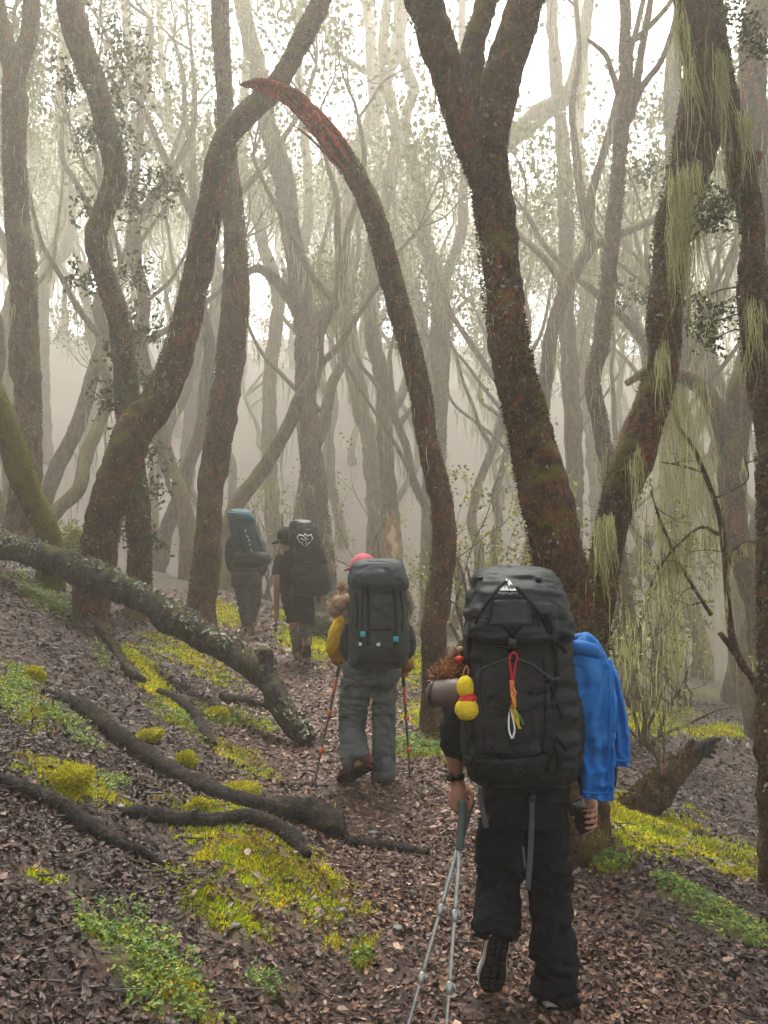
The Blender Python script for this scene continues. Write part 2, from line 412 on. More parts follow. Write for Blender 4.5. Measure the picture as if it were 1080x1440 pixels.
on_path = (np.abs(GX - path_x(GY)) < 0.5 + 0.12 * noise2(GX * 2, GY * 2, 9)) & (GY > -20) & (GY < 22)
def soil(name, path):
    m, t, b = nodes(name, 0.75, 0.3)
    co = N(t, 'ShaderNodeTexCoord').outputs['Object']
    vo = N(t, 'ShaderNodeTexVoronoi', Scale=24.0); t.links.new(co, vo.inputs['Vector'])
    sv = N(t, 'ShaderNodeSeparateColor'); t.links.new(vo.outputs['Color'], sv.inputs[0])
    k = 1.25 if path else 1.0
    leaf = ramp(t, sv.outputs[0], [(0.0, (0.016 * k, 0.009 * k, 0.008 * k)), (0.4, (0.036 * k, 0.019 * k, 0.015 * k)), (0.75, (0.058 * k, 0.032 * k, 0.026 * k)), (1.0, (0.11 * k, 0.075 * k, 0.062 * k))])
    c = mixc(t, ramp(t, noise_tex(t, 1.3, 5, 0.6, co), [(0.35, 0.0), (0.7, 0.7)]), leaf, (0.020, 0.012, 0.010))
    a = N(t, 'ShaderNodeVertexColor', layer_name='tint').outputs['Color']
    sa = N(t, 'ShaderNodeSeparateColor'); t.links.new(a, sa.inputs[0])
    far = mixc(t, noise_tex(t, 14, 5, 0.7, co), (0.05, 0.06, 0.008), (0.15, 0.15, 0.016))
    fl = N(t, 'ShaderNodeMath', operation='MULTIPLY'); t.links.new(sa.outputs[0], fl.inputs[0]); fl.inputs[1].default_value = 0.85
    c = mixc(t, fl.outputs[0], c, far)
    t.links.new(c, b.inputs['Base Color'])
    bump(t, b, mixc(t, 0.5, vo.outputs['Distance'], noise_tex(t, 40, 5, 0.7, co)), 0.8, 0.03)
    return m
def far_moss(x, y):
    return np.clip((fbm(np.stack([x * 0.5, y * 0.5, x * 0], -1), 40, 3) - 0.05) * 2.2, 0, 0.7) * np.clip((y - 9) / 6, 0, 1) * np.clip((30 - y) / 10, .12, 1) * np.clip((np.abs(x - path_x(y)) - 0.8), 0, 1)
qi = ring_faces(len(gx), len(gy), closed=False)
fm = on_path.ravel()[qi].all(1)
gcol = np.repeat(np.maximum(GM, far_moss(GX, GY)).reshape(-1, 1), 3, 1)
for nm, sel, pth in (('ground', ~fm, False), ('footpath', fm, True)):
    q = qi[sel][:, ::-1]; used, inv = np.unique(q, return_inverse=True)
    o = Geo().add(GP.reshape(-1, 3)[used], inv.reshape(-1, 4), None, gcol[used]).build(nm, soil(nm + ' soil', pth), colors=True)
    tag(o, kind='structure')
    if nm == 'ground': GROUND_OBJ = o
    else: PATH_OBJ = o

# haze: one closed box of even air round the whole place
hm = bpy.data.materials.new('haze'); hm.use_nodes = True; hn = hm.node_tree
hn.nodes.remove(hn.nodes['Principled BSDF'])
pv = N(hn, 'ShaderNodeVolumePrincipled'); pv.inputs['Color'].default_value = (*HAZE_COLOR, 1); pv.inputs['Density'].default_value = HAZE_DENSITY; pv.inputs['Anisotropy'].default_value = 0.55
hn.links.new(pv.outputs[0], hn.nodes['Material Output'].inputs['Volume'])
HZ_LO, HZ_HI = float(GZ.min()) - 1.0, 46.0
hz = box((0, 45, (HZ_LO + HZ_HI) / 2), (186, 184, HZ_HI - HZ_LO)).build('haze', hm, smooth=False)
tag(hz, kind='stuff')

# ------------------------------------------------------------------ trees
def leaf_cards(C, size, rg, col, hang=0.3, width=0.42, out=None):
    """small folded leaves: 4 vertices, 2 faces each"""
    C = np.asarray(C); n = len(C)
    size = np.broadcast_to(np.asarray(size, dtype=float), (n,)) * rg.uniform(0.7, 1.3, n)
    d = rg.normal(size=(n, 3)); d[:, 2] -= hang
    if out is not None: d = d + out
    d /= np.linalg.norm(d, axis=1)[:, None]
    s = np.cross(d, rg.normal(size=(n, 3))); s /= np.linalg.norm(s, axis=1)[:, None] + 1e-9
    nn = np.cross(d, s)
    L = d * size[:, None]; S = s * (size * width)[:, None]; Nn = nn * (size * 0.12)[:, None]
    v = np.stack([C, C + L * 0.45 + S + Nn, C + L, C + L * 0.45 - S + Nn], 1).reshape(-1, 3)
    b = np.arange(n)[:, None] * 4
    cc = np.asarray(col)[rg.integers(0, len(col), n)] * rg.uniform(0.7, 1.3, (n, 1))
    return Geo().add(v, None, np.vstack([b + [0, 1, 2], b + [0, 2, 3]]), np.repeat(cc, 4, 0))
def strands(C, length, width, rg, col):
    """hanging beard lichen: thin tapering wavy strips"""
    C = np.asarray(C); n = len(C)
    if n == 0: return Geo()
    L = np.broadcast_to(np.asarray(length, dtype=float), (n,)) * rg.uniform(0.35, 1.2, n)
    a = rg.uniform(0, 2 * np.pi, n); W = np.broadcast_to(np.asarray(width, dtype=float), (n,)) * rg.uniform(0.6, 1.4, n)
    lv = 5; t = np.linspace(0, 1, lv); w = np.array([0.5, 1.0, 0.9, 0.6, 0.1])
    sway = np.cumsum(rg.normal(0, 0.035, (n, lv, 2)), 1) * L[:, None, None]
    mid = np.zeros((n, lv, 3)); mid[..., :2] = C[:, None, :2] + sway; mid[..., 2] = C[:, None, 2] - L[:, None] * t
    tw = a[:, None] + rg.normal(0, 0.5, (n, lv))
    dv = np.stack([np.cos(tw), np.sin(tw), np.zeros_like(tw)], -1) * (W[:, None] * w)[..., None] * 0.5
    v = np.stack([mid - dv, mid + dv], 2).reshape(-1, 3)
    b = np.arange(n)[:, None, None] * lv * 2; k = np.arange(lv - 1)[None, :, None] * 2
    q = (b + k + np.array([0, 1, 3, 2])).reshape(-1, 4)
    cc = np.asarray(col)[rg.integers(0, len(col), n)] * rg.uniform(0.7, 1.25, (n, 1))
    return Geo().add(v, q, None, np.repeat(cc, lv * 2, 0))
def blades(C, nrm, size, rg, col, width=0.25):
    """moss and fuzz: little three cornered blades standing off a surface"""
    C = np.asarray(C); n = len(C); size = np.broadcast_to(np.asarray(size, dtype=float), (n,)) * rg.uniform(0.5, 1.4, n)
    d = nrm + rg.normal(0, 0.55, (n, 3)); d /= np.linalg.norm(d, axis=1)[:, None]
    s = np.cross(d, rg.normal(size=(n, 3))); s /= np.linalg.norm(s, axis=1)[:, None] + 1e-9
    S = s * (size * width)[:, None]
    v = np.stack([C - S - nrm * 0.004, C + S - nrm * 0.004, C + d * size[:, None]], 1).reshape(-1, 3)
    cc = np.asarray(col)[rg.integers(0, len(col), n)] * rg.uniform(0.6, 1.35, (n, 1))
    cv = np.repeat(cc, 3, 0); cv[2::3] *= 1.25
    return Geo().add(v, None, np.arange(n * 3).reshape(-1, 3), cv)
GREENS = [(0.045, 0.060, 0.020), (0.060, 0.075, 0.024), (0.035, 0.048, 0.020), (0.085, 0.090, 0.026)]
FARGREEN = [(0.10, 0.115, 0.035), (0.14, 0.15, 0.045), (0.08, 0.095, 0.032)]
BEARD = [(0.40, 0.39, 0.18), (0.31, 0.31, 0.14), (0.48, 0.46, 0.26)]
FARBEARD = [(0.27, 0.27, 0.13), (0.21, 0.21, 0.10), (0.33, 0.32, 0.18)]
FUZZ = [(0.060, 0.036, 0.014), (0.040, 0.022, 0.010), (0.095, 0.078, 0.014), (0.070, 0.030, 0.014)]
MOSSY = [(0.16, 0.15, 0.015), (0.10, 0.11, 0.012), (0.21, 0.18, 0.018)]

def limb_curve(S, Y):
    """rows (px, py, width px, extra depth) -> smooth 3d centre line and radii"""
    Q = np.array([[*at(p[0], p[1], Y + (p[3] if len(p) > 3 else 0)), 0.385 * p[2] * (Y + (p[3] if len(p) > 3 else 0)) / FPX] for p in S])
    return Q
def resample(Q, step):
    S = crom(Q, 24); d = np.concatenate([[0], np.cumsum(np.linalg.norm(np.diff(S[:, :3], axis=0), axis=1))])
    n = max(4, int(d[-1] / step)); t = np.linspace(0, d[-1], n)
    return np.stack([np.interp(t, d, S[:, k]) for k in range(4)], 1)
def limb_geo(Q, seg=14, fine=1.0, rough=0.19, seed=0):
    rm = float(np.median(Q[:, 3])); S = resample(Q, max(0.025, rm * 0.35) / fine)
    wob = np.stack([noise3(S[:, :3] * 1.7, seed + k) for k in range(3)], 1) * (S[:, 3:4] * 0.2)
    wob[0] *= 0
    return S, sweep(S[:, :3] + wob, S[:, 3], seg=seg, rough=rough, freq=0.45 / max(rm, 0.02), seed=seed)
def shoot(E, d, r, rg, depth, twig, tips, reach=1.0):
    """a branch that wanders, forks and ends in leafy tips"""
    n = 5; P = [E]; v = d / np.linalg.norm(d); L = reach * rg.uniform(0.7, 1.2)
    for i in range(n):
        v = v + rg.normal(0, 0.22, 3) + np.array([0, 0, 0.08]); v /= np.linalg.norm(v); P.append(P[-1] + v * L / n)
    P = np.array(P); rr = np.linspace(r, r * 0.45, n + 1)
    twig.merge(pipe(P, rr, seg=5 if r < 0.03 else 7, n=3))
    if depth == 0:
        tips += [P[-1], P[-2], P[-3] + rg.normal(0, 0.1, 3)]; return
    for k in range(rg.integers(2, 4)):
        i = rg.integers(2, n + 1); a = rg.normal(size=3); a[2] += 0.25
        shoot(P[i], v * 0.7 + a / np.linalg.norm(a) * 0.9, rr[i] * 0.6, rg, depth - 1, twig, tips, reach * 0.68)
def crown_geo(ends, rg, reach=2.4, leaf=0.11, per=22, spread=0.34, depth=2, beard=0.0, col=FARGREEN):
    """ends: (point, direction, radius) rows. twigs are material 0, leaves 1, lichen 2"""
    twig = Geo(); tips = []
    for E, d, r in ends:
        for k in range(3):
            a = rg.normal(size=3) * 0.75; a[2] = abs(a[2]) * 0.6
            shoot(np.asarray(E), np.asarray(d) / np.linalg.norm(d) * 0.8 + a, r * 0.75, rg, depth, twig, tips, reach)
    tips = np.array(tips); C = np.repeat(tips, per, 0)
    C = C + rg.normal(0, spread, C.shape) * np.array([1, 1, 0.6])
    g = Geo().merge(twig, 0); g.merge(leaf_cards(C, leaf, rg, col), 1)
    if beard > 0:
        B = np.repeat(tips, int(8 * beard) + 1, 0); B = B + rg.normal(0, spread * 0.7, B.shape)
        g.merge(strands(B, 0.8, 0.025, rg, FARBEARD), 2)
    return g
def surf_points(S, n, rg, facing=None, lo=0.0, hi=1.0):
    """points on a limb's surface and their outward normals"""
    T, Nn, B = frames(S[:, :3]); i = rg.integers(int(lo * (len(S) - 1)), max(int(hi * (len(S) - 1)), 1) + 1, n)
    i = np.clip(i, 0, len(S) - 1); a = rg.uniform(0, 2 * np.pi, n)
    o = Nn[i] * np.cos(a)[:, None] + B[i] * np.sin(a)[:, None]
    j = np.clip(i + 1, 0, len(S) - 1); f = rg.uniform(0, 1, n)[:, None]
    return S[i, :3] * (1 - f) + S[j, :3] * f + o * S[i, 3:4] * 0.98, o
def leaf_shapes(C, nrm, L, rg, tilt, cols):
    n = len(C); t = nrm + rg.normal(0, 1, (n, 3)) * tilt; t /= np.linalg.norm(t, axis=1)[:, None]
    a = rg.normal(size=(n, 3)); d = a - t * (a * t).sum(1)[:, None]; d /= np.linalg.norm(d, axis=1)[:, None]; s = np.cross(t, d)
    w = L * rg.uniform(.20, .32, n); cu = rg.uniform(-.12, .30, n) * L; fo = rg.uniform(-.05, .5, n) * w
    c = lambda u, v, h: C + d * (u * L)[:, None] + s * v[:, None] + t * h[:, None]
    z = np.zeros(n)
    v = np.stack([c(-.5, z, cu), c(-.12, w, fo), c(-.05, z, z), c(-.12, -w, fo), c(.22, w * .8, fo + cu * .2), c(.25, z, cu * .15), c(.22, -w * .8, fo + cu * .2), c(.55, z, cu)], 1).reshape(-1, 3)
    b = np.arange(n)[:, None] * 8
    q = np.vstack([b + k for k in ([1, 2, 5, 4], [2, 3, 6, 5])]); tr = np.vstack([b + k for k in ([0, 2, 1], [0, 3, 2], [4, 5, 7], [5, 6, 7])])
    return v, q, tr, np.repeat(cols, 8, 0)
def leaf_shapes_far(C, nrm, L, rg, tilt, cols):
    n = len(C); t = nrm + rg.normal(0, 1, (n, 3)) * tilt; t /= np.linalg.norm(t, axis=1)[:, None]
    a = rg.normal(size=(n, 3)); d = a - t * (a * t).sum(1)[:, None]; d /= np.linalg.norm(d, axis=1)[:, None]; s = np.cross(t, d)
    w = L * rg.uniform(.22, .34, n); h = L * rg.uniform(.02, .25, n)
    v = np.stack([C - d * (L * .5)[:, None] + t * h[:, None], C + s * w[:, None] + t * (h * .4)[:, None], C + d * (L * .55)[:, None] + t * h[:, None], C - s * w[:, None] + t * (h * .4)[:, None]], 1).reshape(-1, 3)
    b = np.arange(n)[:, None] * 4
    return v, None, np.vstack([b + [0, 2, 1], b + [0, 3, 2]]), np.repeat(cols, 4, 0)
TREES = {}
def far_depth(Y): return 20.0 + (Y - 13.8) * 4.2
def tree(name, label, Y, limbs, bark, group=None, top=2.5, crown=True, fuzz=0, beards=(), sprays=(), curtains=(), seg=14, fine=1.0, root=True, cleaf=0.10, reach=2.2, per=16, beard=0.0, cut=(), seed=None, cat='tree', depth=2, fuzzcol=None):
    """limbs[0] is the trunk from the ground up; every row px, py, width, extra depth"""
    seed = seed if seed is not None else len(TREES) * 13 + 3
    rg = np.random.default_rng(seed)
    if Y >= 13.8: Y = far_depth(Y)
    curves = [limb_curve(l, Y) for l in limbs]
    b = curves[0][0]
    if root:
        Q0 = curves[0]; up_ = Q0[:, 2] - GROUND(Q0[:, 0], Q0[:, 1]); i = int(np.argmax(up_ > .2)) if (up_ > .2).any() else 0
        b = Q0[i]; gz = float(GROUND(b[0], b[1])[0])
        foot = np.array([b[0], b[1], gz - 0.15, b[3] * 1.4]); mid = np.array([b[0], b[1], gz + .16, b[3] * 1.1])
        curves[0] = np.vstack([foot, mid, Q0[i:] if b[2] - gz > .35 else Q0[i + 1:]])
    base = curves[0][0].copy(); 
    if root: base[2] = gz
    root_o = thing(name, label, cat, base[:3], group)
    ends = []; SS = []
    for i, Q in enumerate(curves):
        if i not in cut and limbs[i][-1][1] <= 5 or (i not in cut and top < 0):
            d = Q[-1, :3] - Q[-2, :3]; d /= np.linalg.norm(d); p = Q[-1]
            for k in range(3):
                d = d + np.array([rg.normal(0, .15), rg.normal(0, .15), 0.28]); d /= np.linalg.norm(d)
                p = np.array([*(p[:3] + d * abs(top) / 3), p[3] * 0.8]); Q = np.vstack([Q, p])
            ends.append((Q[-1, :3], d, Q[-1, 3]))
        S, g = limb_geo(Q, seg, fine, seed=seed + i)
        SS.append(S); g.build('trunk' if i == 0 else 'limb', bark, root_o)
    if crown and ends:
        g = crown_geo(ends, rg, reach, cleaf, per, 0.2, depth, beard)
        g.build('crown', [bark, LEAF, LICHEN], root_o, smooth=False, colors=True)
    if fuzz:
        g = Geo()
        for S in SS:
            area = float((S[:, 3]).mean() * np.linalg.norm(np.diff(S[:, :3], axis=0), axis=1).sum())
            C, o = surf_points(S, int(area * fuzz * 5), rg)
            keep = fbm(C * 2.3, seed, 3) + 0.35 * o[:, 2] + rg.normal(0, .15, len(C)) > -0.05
            g.merge(blades(C[keep], o[keep], 0.019 * max(1, Y / 9), rg, fuzzcol or FUZZ, 0.3))
        FL = Geo()
        for S in SS:
            area = float((S[:, 3]).mean() * np.linalg.norm(np.diff(S[:, :3], axis=0), axis=1).sum()); C, o = surf_points(S, int(area * 3000), rg)
            k = fbm(C * 2.6, seed + 40, 3) > .22; C, o = C[k], o[k]; m = len(C)
            cc = np.array([(0.20, 0.19, 0.13), (0.13, 0.13, 0.075), (0.28, 0.26, 0.20), (0.15, 0.14, 0.03)])[rg.integers(0, 4, m)] * rg.uniform(.6, 1.2, (m, 1))
            v, q, tr, c_ = leaf_shapes(C + o * .004, o, np.full(m, .026) * rg.uniform(.5, 1.7, m), rg, .3, cc); FL.add(v, q, tr, c_)
        tag(FL.build('lichen', LITTER, root_o, smooth=False, colors=True), kind='stuff')
        tag(g.build('moss', MOSS, root_o, smooth=False, colors=True), kind='stuff')
    if beards or curtains:
        g = Geo()
        for (x0, x1, y0, y1, lp, n, dY) in curtains:
            t = rg.uniform(0, 1, n); cl = np.floor(t * 7) / 7 + .07; t = np.clip(np.where(rg.uniform(size=n) < .6, cl + rg.normal(0, .03, n), t), 0, 1)
            C = np.array([at(x0 + (x1 - x0) * a + rg.normal(0, 2), y0 + (y1 - y0) * a - 9 + abs(rg.normal(0, 22)), Y + dY + rg.normal(0, .04)) for a in t])
            g.merge(strands(C, lp * Y / FPX * rg.lognormal(-.25, .45, n), 0.0055 * max(1, Y / 8), rg, BEARD))
        for (li, lo, hi, n, L) in beards:
            S = SS[li]; C, o = surf_points(S, n if Y < 15 else n // 2, rg, lo=lo, hi=hi)
            cl = noise3(C * 4.0, seed + 9) > -0.25
            g.merge(strands(C[cl], L, 0.0095 * max(1, min(Y, 24) / 8), rg, BEARD if Y < 15 else FARBEARD))
        tag(g.build('hanging_lichen', LICHEN, root_o, smooth=False, colors=True), kind='stuff')
    if sprays:
        g = Geo()
        for (px, py, dY, rad) in sprays:
            E = at(px, py, Y + dY); S = np.vstack([s[:, :3] for s in SS]); k = np.argmin(np.linalg.norm(S - E, axis=1))
            m = (S[k] + E) / 2 + rg.normal(0, 0.04, 3); g.merge(pipe([S[k], m, E], [0.008, 0.006, 0.004], seg=4, n=4), 0)
            rr = rad * Y / FPX; C = E + rg.normal(0, rr * 0.55, (int(16 + rad * 0.9), 3)); 
            for c in C[::4]: g.merge(pipe([E, (E + c) / 2 + rg.normal(0, 0.01, 3), c], [0.004, 0.003, 0.002], seg=3, n=2), 0)
            C = np.repeat(C, 4, 0) + rg.normal(0, 0.025, (len(C) * 4, 3))
            g.merge(leaf_cards(C, 0.0065 * Y, rg, GREENS, 0.1, 0.30), 1)
        g.build('foliage', [bark, LEAF], root_o, smooth=False, colors=True)
    TREES[label] = (root_o, SS)
    return root_o, SS

# -- the trees one can tell apart, from the left
tree('mossy_tree', 'slim moss covered trunk leaning in from the left edge behind the fallen log', 9.6,
     [[(72, 800, 42), (65, 745, 42), (35, 680, 46), (2, 585, 46), (-45, 490, 46, .2), (-90, 380, 44, .4), (-120, 240, 42, .6), (-130, 0, 38, .8)]],
     BARK_MOSS, fuzz=9000, fuzzcol=MOSSY)
tree('tall_tree', 'tall grey trunk at the left edge that forks high above the mossy leaning trunk', 13.0,
     [[(32, 765, 52), (30, 735, 50), (39, 600, 50), (34, 480, 50), (32, 380, 49), (24, 300, 44), (20, 200, 42), (24, 110, 46), (42, 50, 32), (45, 0, 30)],
      [(22, 115, 36), (8, 60, 34), (-5, 0, 32)]], BARK_GREY, fuzz=2500, beards=[(0, .3, .9, 150, .3)])
tree('forked_tree', 'reddish trunk rising behind the fallen log whose limb sweeps right across the next tree', 9.0,
     [[(128, 885, 58), (130, 830, 60), (140, 760, 70), (165, 670, 66), (190, 605, 70), (225, 560, 62), (248, 500, 56), (265, 440, 52), (284, 350, 49), (300, 270, 47), (315, 210, 46), (345, 162, 42), (385, 125, 40, .25), (415, 75, 40, .4), (435, 35, 38, .5), (452, 0, 36, .6)]],
     BARK_RED, fuzz=7000, beards=[(0, .2, .45, 70, .18), (0, .75, .9, 60, .25)])
tree('leafy_tree', 'crooked trunk with dark leafy shoots all along it, behind the fork of the reddish trunk', 10.2,
     [[(196, 830, 44), (196, 770, 42), (190, 690, 46), (182, 610, 44), (178, 540, 44), (170, 460, 42), (150, 395, 40), (136, 345, 38), (146, 300, 42), (163, 250, 44), (152, 190, 42), (138, 130, 44), (112, 60, 52), (98, 0, 52)]],
     BARK_GREY, fuzz=5000, beards=[(0, .45, .7, 120, .3)],
     sprays=[(190, 90, -.2, 40), (160, 40, .1, 34), (165, 130, -.3, 30), (100, 110, -.1, 26), (125, 190, 0, 22), (170, 190, -.2, 34), (205, 260, -.3, 36), (235, 262, -.1, 22), (180, 290, 0, 26), (120, 290, .1, 24), (185, 390, -.2, 28), (115, 395, 0, 24), (205, 460, -.2, 26), (150, 560, -.2, 28), (160, 500, 0, 20), (205, 690, -.1, 26), (215, 640, .1, 20), (178, 745, -.2, 22), (215, 760, 0, 16), (200, 540, -.1, 22)])
tree('straight_tree', 'straight brown trunk standing beside the path left of the teal backpack', 11.7,
     [[(284, 878, 58), (283, 850, 50), (293, 760, 48), (304, 640, 50), (321, 520, 53), (332, 420, 49), (331, 340, 41), (325, 270, 39), (317, 190, 35), (312, 100, 34), (310, 0, 32)]],
     BARK_RED, fuzz=5000, beards=[(0, .35, .6, 120, .25), (0, .6, 1, 80, .3)])
tree('forked_grey_tree', 'pale teal-grey trunk with two thin dead forks right behind the hiker in black', 14.5,
     [[(462, 870, 50), (455, 800, 42), (443, 690, 40), (432, 590, 38), (430, 510, 40), (428, 450, 42), (418, 380, 36), (406, 310, 36), (398, 250, 38), (380, 190, 36), (366, 120, 34), (350, 50, 30), (340, 0, 28)],
      [(428, 455, 24), (408, 420, 20), (385, 392, 18), (362, 378, 14), (350, 385, 8)], [(436, 470, 16), (452, 440, 11), (478, 415, 9), (486, 390, 6)]],
     BARK_GREY, fuzz=2500, beards=[(0, .3, .55, 120, .3), (0, .6, 1, 100, .4)], cut=(1, 2))
o_, snag = tree('broken_tree', 'arching bare trunk that ends high up in a torn red broken tip', 7.9,
     [[(618, 1040, 46), (610, 960, 42), (612, 870, 46), (624, 780, 44), (622, 710, 43), (606, 640, 41), (592, 560, 42), (574, 480, 43), (552, 400, 43), (536, 340, 42), (514, 275, 42), (478, 215, 42), (440, 168, 40), (412, 143, 28, -.05), (388, 128, 14, -.08), (366, 121, 7, -.1)]],
     BARK_RED, fuzz=7000, crown=False, top=0.01, cut=(0,), beards=[(0, .55, .75, 50, .25), (0, .4, .55, 30, .3)])
g = Geo(); rg_ = np.random.default_rng(77)       # splinters of the torn end
line = crom(np.array([(492, 236, 1.0), (470, 203, 1.0), (440, 166, .95), (408, 138, .8), (378, 123, .5), (352, 118, .25), (336, 120, 0.05)]), 12); ln = len(line) - 1
for k in range(60):
    i0 = int(ln * rg_.uniform(0.0, .72)); i1 = min(ln, i0 + int(ln * rg_.uniform(.18, .42))); of = rg_.uniform(-1, .9); dy = rg_.uniform(-.19, -.02); pp = []
    if k < 14: i1 = int(ln * rg_.uniform(.74, 1.0)); i0 = max(0, i1 - int(ln * .4))
    for i in np.linspace(i0, i1, 5).astype(int):
        x, y, w = line[i]; w = max(w, .38) if k < 14 else w; tx_, ty_ = line[min(i + 1, ln)][:2] - line[max(i - 1, 0)][:2]; L_ = math.hypot(tx_, ty_)
        if k > 48: of = of + math.copysign(.09, of) * (i - i0) / 6
        pp.append(at(x + ty_ / L_ * of * 17 * w, y - tx_ / L_ * of * 17 * w, 7.86 + dy * (.4 + .6 * w)))
    ww = rg_.uniform(.010, .026); g.merge(pipe(pp, np.array([.5, 1, .9, .6, .1]) * ww, seg=6, n=4, rough=.35, freq=25, seed=k))
g.build('torn_wood', WOOD_RED, o_)
tree('twin_stem_tree', 'massive dark double-stemmed tree right behind the nearest hiker, trunk forking at the top', 5.15,
     [[(790, 1212, 112, 0), (800, 1050, 112, .05), (806, 900, 112, .1), (792, 820, 104, .15), (770, 720, 92, .2), (747, 620, 82, .25), (722, 510, 76, .3), (705, 410, 75, .35), (695, 310, 74, .35), (686, 220, 72, .35), (704, 110, 70, .35), (728, 45, 68, .4), (755, -40, 62, .4)],
      [(688, 265, 62, .4), (655, 190, 58, .3), (630, 110, 62, .2), (606, 40, 72, .15), (585, -40, 72, .1)],
      [(682, 170, 40, .5), (665, 80, 42, .55), (680, 20, 44, .6), (690, -40, 42, .7)],
      [(815, 1050, 70, .2), (832, 940, 60, .35), (840, 880, 58, .45), (852, 780, 56, .5), (874, 690, 64, .5), (902, 610, 68, .5), (926, 530, 60, .5), (934, 430, 64, .5), (940, 350, 66, .5), (960, 270, 78, .45), (980, 180, 82, .4), (985, 100, 72, .4), (975, 30, 66, .4), (965, -40, 60, .4)]],
     BARK_RED, fuzz=5500, seg=26, fine=1.6, top=3.0,
     beards=[(0, .05, .4, 120, .12), (3, .2, .32, 110, .28), (3, .45, .60, 90, .3), (3, .70, .80, 120, .6), (3, .8, .97, 60, .7), (0, .6, .9, 70, .2), (1, .1, .9, 60, .2)],
     sprays=[(1004, 285, -.1, 20), (996, 308, -.05, 14)],
     curtains=[(948, 966, -10, 30, 190, 60, .1), (955, 1000, 90, 60, 150, 24, .1), (940, 985, 245, 225, 120, 180, .15), (942, 962, 300, 300, 110, 160, .15), (955, 985, 280, 270, 160, 120, .3), (838, 862, 735, 728, 70, 260, .25), (925, 940, 490, 480, 60, 90, .25), (884, 900, 640, 630, 80, 60, .3), (925, 1000, 560, 520, 200, 80, .4)])
tree('edge_tree', 'dark reddish trunk with a knotted shoulder cut by the right edge of the view', 5.5,
     [[(1092, 1240, 66), (1092, 1100, 62), (1092, 960, 62), (1090, 800, 62), (1088, 640, 62, .05), (1076, 540, 64, .1), (1062, 450, 62, .1), (1058, 370, 46, .1), (1058, 320, 44, .1), (1044, 250, 54, .1), (1030, 180, 46, .1), (1016, 110, 42, .15), (1004, 40, 44, .2), (990, -40, 44, .3)],
      [(1046, 205, 20, .05), (1060, 225, 26, 0), (1064, 212, 20, -.03)]],
     BARK_RED, fuzz=6000, seg=22, fine=1.5, beards=[(0, .75, .92, 340, .45), (0, .45, .6, 60, .25)], cut=(1,), curtains=[(1009, 1020, 75, 80, 145, 130, -.1), (1040, 1054, 160, 170, 60, 120, -.1), (1045, 1075, 415, 430, 110, 60, -.1)],
     sprays=[(1005, 430, .1, 26), (985, 460, .3, 22), (975, 425, .4, 20), (1015, 300, -.1, 24), (1050, 40, -.1, 24), (1020, 20, 0, 22), (1070, 70, -.2, 20), (1000, 480, .2, 16)])
tree('grey_tree', 'lone greyish trunk with yellow-green lichen beards beyond the fallen snag', 14.0,
     [[(935, 1062, 42), (935, 1000, 36), (936, 900, 38), (940, 780, 36), (942, 660, 32), (950, 540, 32), (958, 400, 32), (950, 260, 32), (945, 120, 30), (960, 0, 28)]],
     BARK_GREY, fuzz=1500, beards=[(0, .25, .7, 500, .9), (0, .1, .3, 160, .4)], curtains=[(930, 1010, 640, 640, 260, 260, -3.0), (925, 965, 560, 560, 200, 120, -3)], sprays=[(905, 880, .3, 30), (960, 860, -.2, 30), (900, 820, 0, 26), (975, 800, .2, 26)])
tree('branching_tree', 'slender blue-grey tree with upswept bare side branches between the two dark stems', 13.0,
     [[(884, 990, 40), (880, 900, 38), (872, 800, 34), (858, 690, 32), (846, 600, 30), (834, 530, 30), (848, 470, 32), (855, 380, 30), (866, 290, 30), (873, 200, 30), (880, 120, 28), (880, 60, 24), (878, 0, 20)],
      [(872, 190, 18), (890, 150, 18), (900, 80, 15), (915, 0, 12)], [(880, 165, 18), (905, 120, 14), (930, 85, 11), (950, 30, 9), (962, 0, 8)], [(870, 130, 14), (860, 100, 11), (850, 75, 10), (826, 55, 6)], [(872, 70, 12), (905, 45, 11), (945, 0, 9)]],
     BARK_GREY, fuzz=1200, beards=[(0, .2, .5, 160, .6)], top=2.0, cut=(3,), sprays=[(905, 240, .2, 22), (880, 420, .1, 26)])
tree('vee_tree', 'blue-grey tree whose stem splits in a narrow V between the arch and the double tree', 16.0,
     [[(606, 900, 46), (606, 800, 40), (610, 690, 38), (616, 560, 36), (620, 450, 36), (616, 395, 34), (600, 345, 24), (594, 290, 24), (586, 245, 22), (570, 205, 18), (572, 160, 18), (582, 125, 18), (566, 80, 18), (560, 0, 18)],
      [(620, 400, 22), (634, 370, 20), (648, 330, 20), (652, 270, 18), (658, 180, 16), (650, 60, 14), (650, 0, 14)]],
     BARK_GREY, beards=[(0, .1, .5, 400, 1.3)], fuzz=800)
tree('wye_tree', 'hazy Y-shaped tree between the torn tip and the double tree', 17.0,
     [[(532, 860, 40), (528, 760, 34), (524, 650, 34), (506, 560, 34), (490, 460, 32), (480, 380, 30), (490, 290, 26), (500, 220, 28), (520, 175, 30), (540, 120, 28), (556, 70, 26), (572, 0, 24)],
      [(512, 190, 24), (526, 140, 26), (522, 70, 22), (515, 0, 20)], [(540, 110, 14), (505, 95, 12), (470, 70, 11), (455, 30, 9), (448, 0, 8)]],
     BARK_GREY, beards=[(0, .2, .6, 260, 1.0)])
tree('scarred_tree', 'mid-grey trunk with an orange bark scar low down beside the pink cap', 15.5,
     [[(553, 850, 42), (552, 790, 38), (548, 700, 32), (541, 620, 28), (538, 540, 30), (524, 470, 28), (520, 400, 25), (527, 330, 24), (545, 270, 24), (556, 190, 22), (540, 90, 20), (545, 0, 18)]],
     BARK_GREY, beards=[(0, .1, .55, 300, .9)])
sc = Geo(); SY = far_depth(15.5)
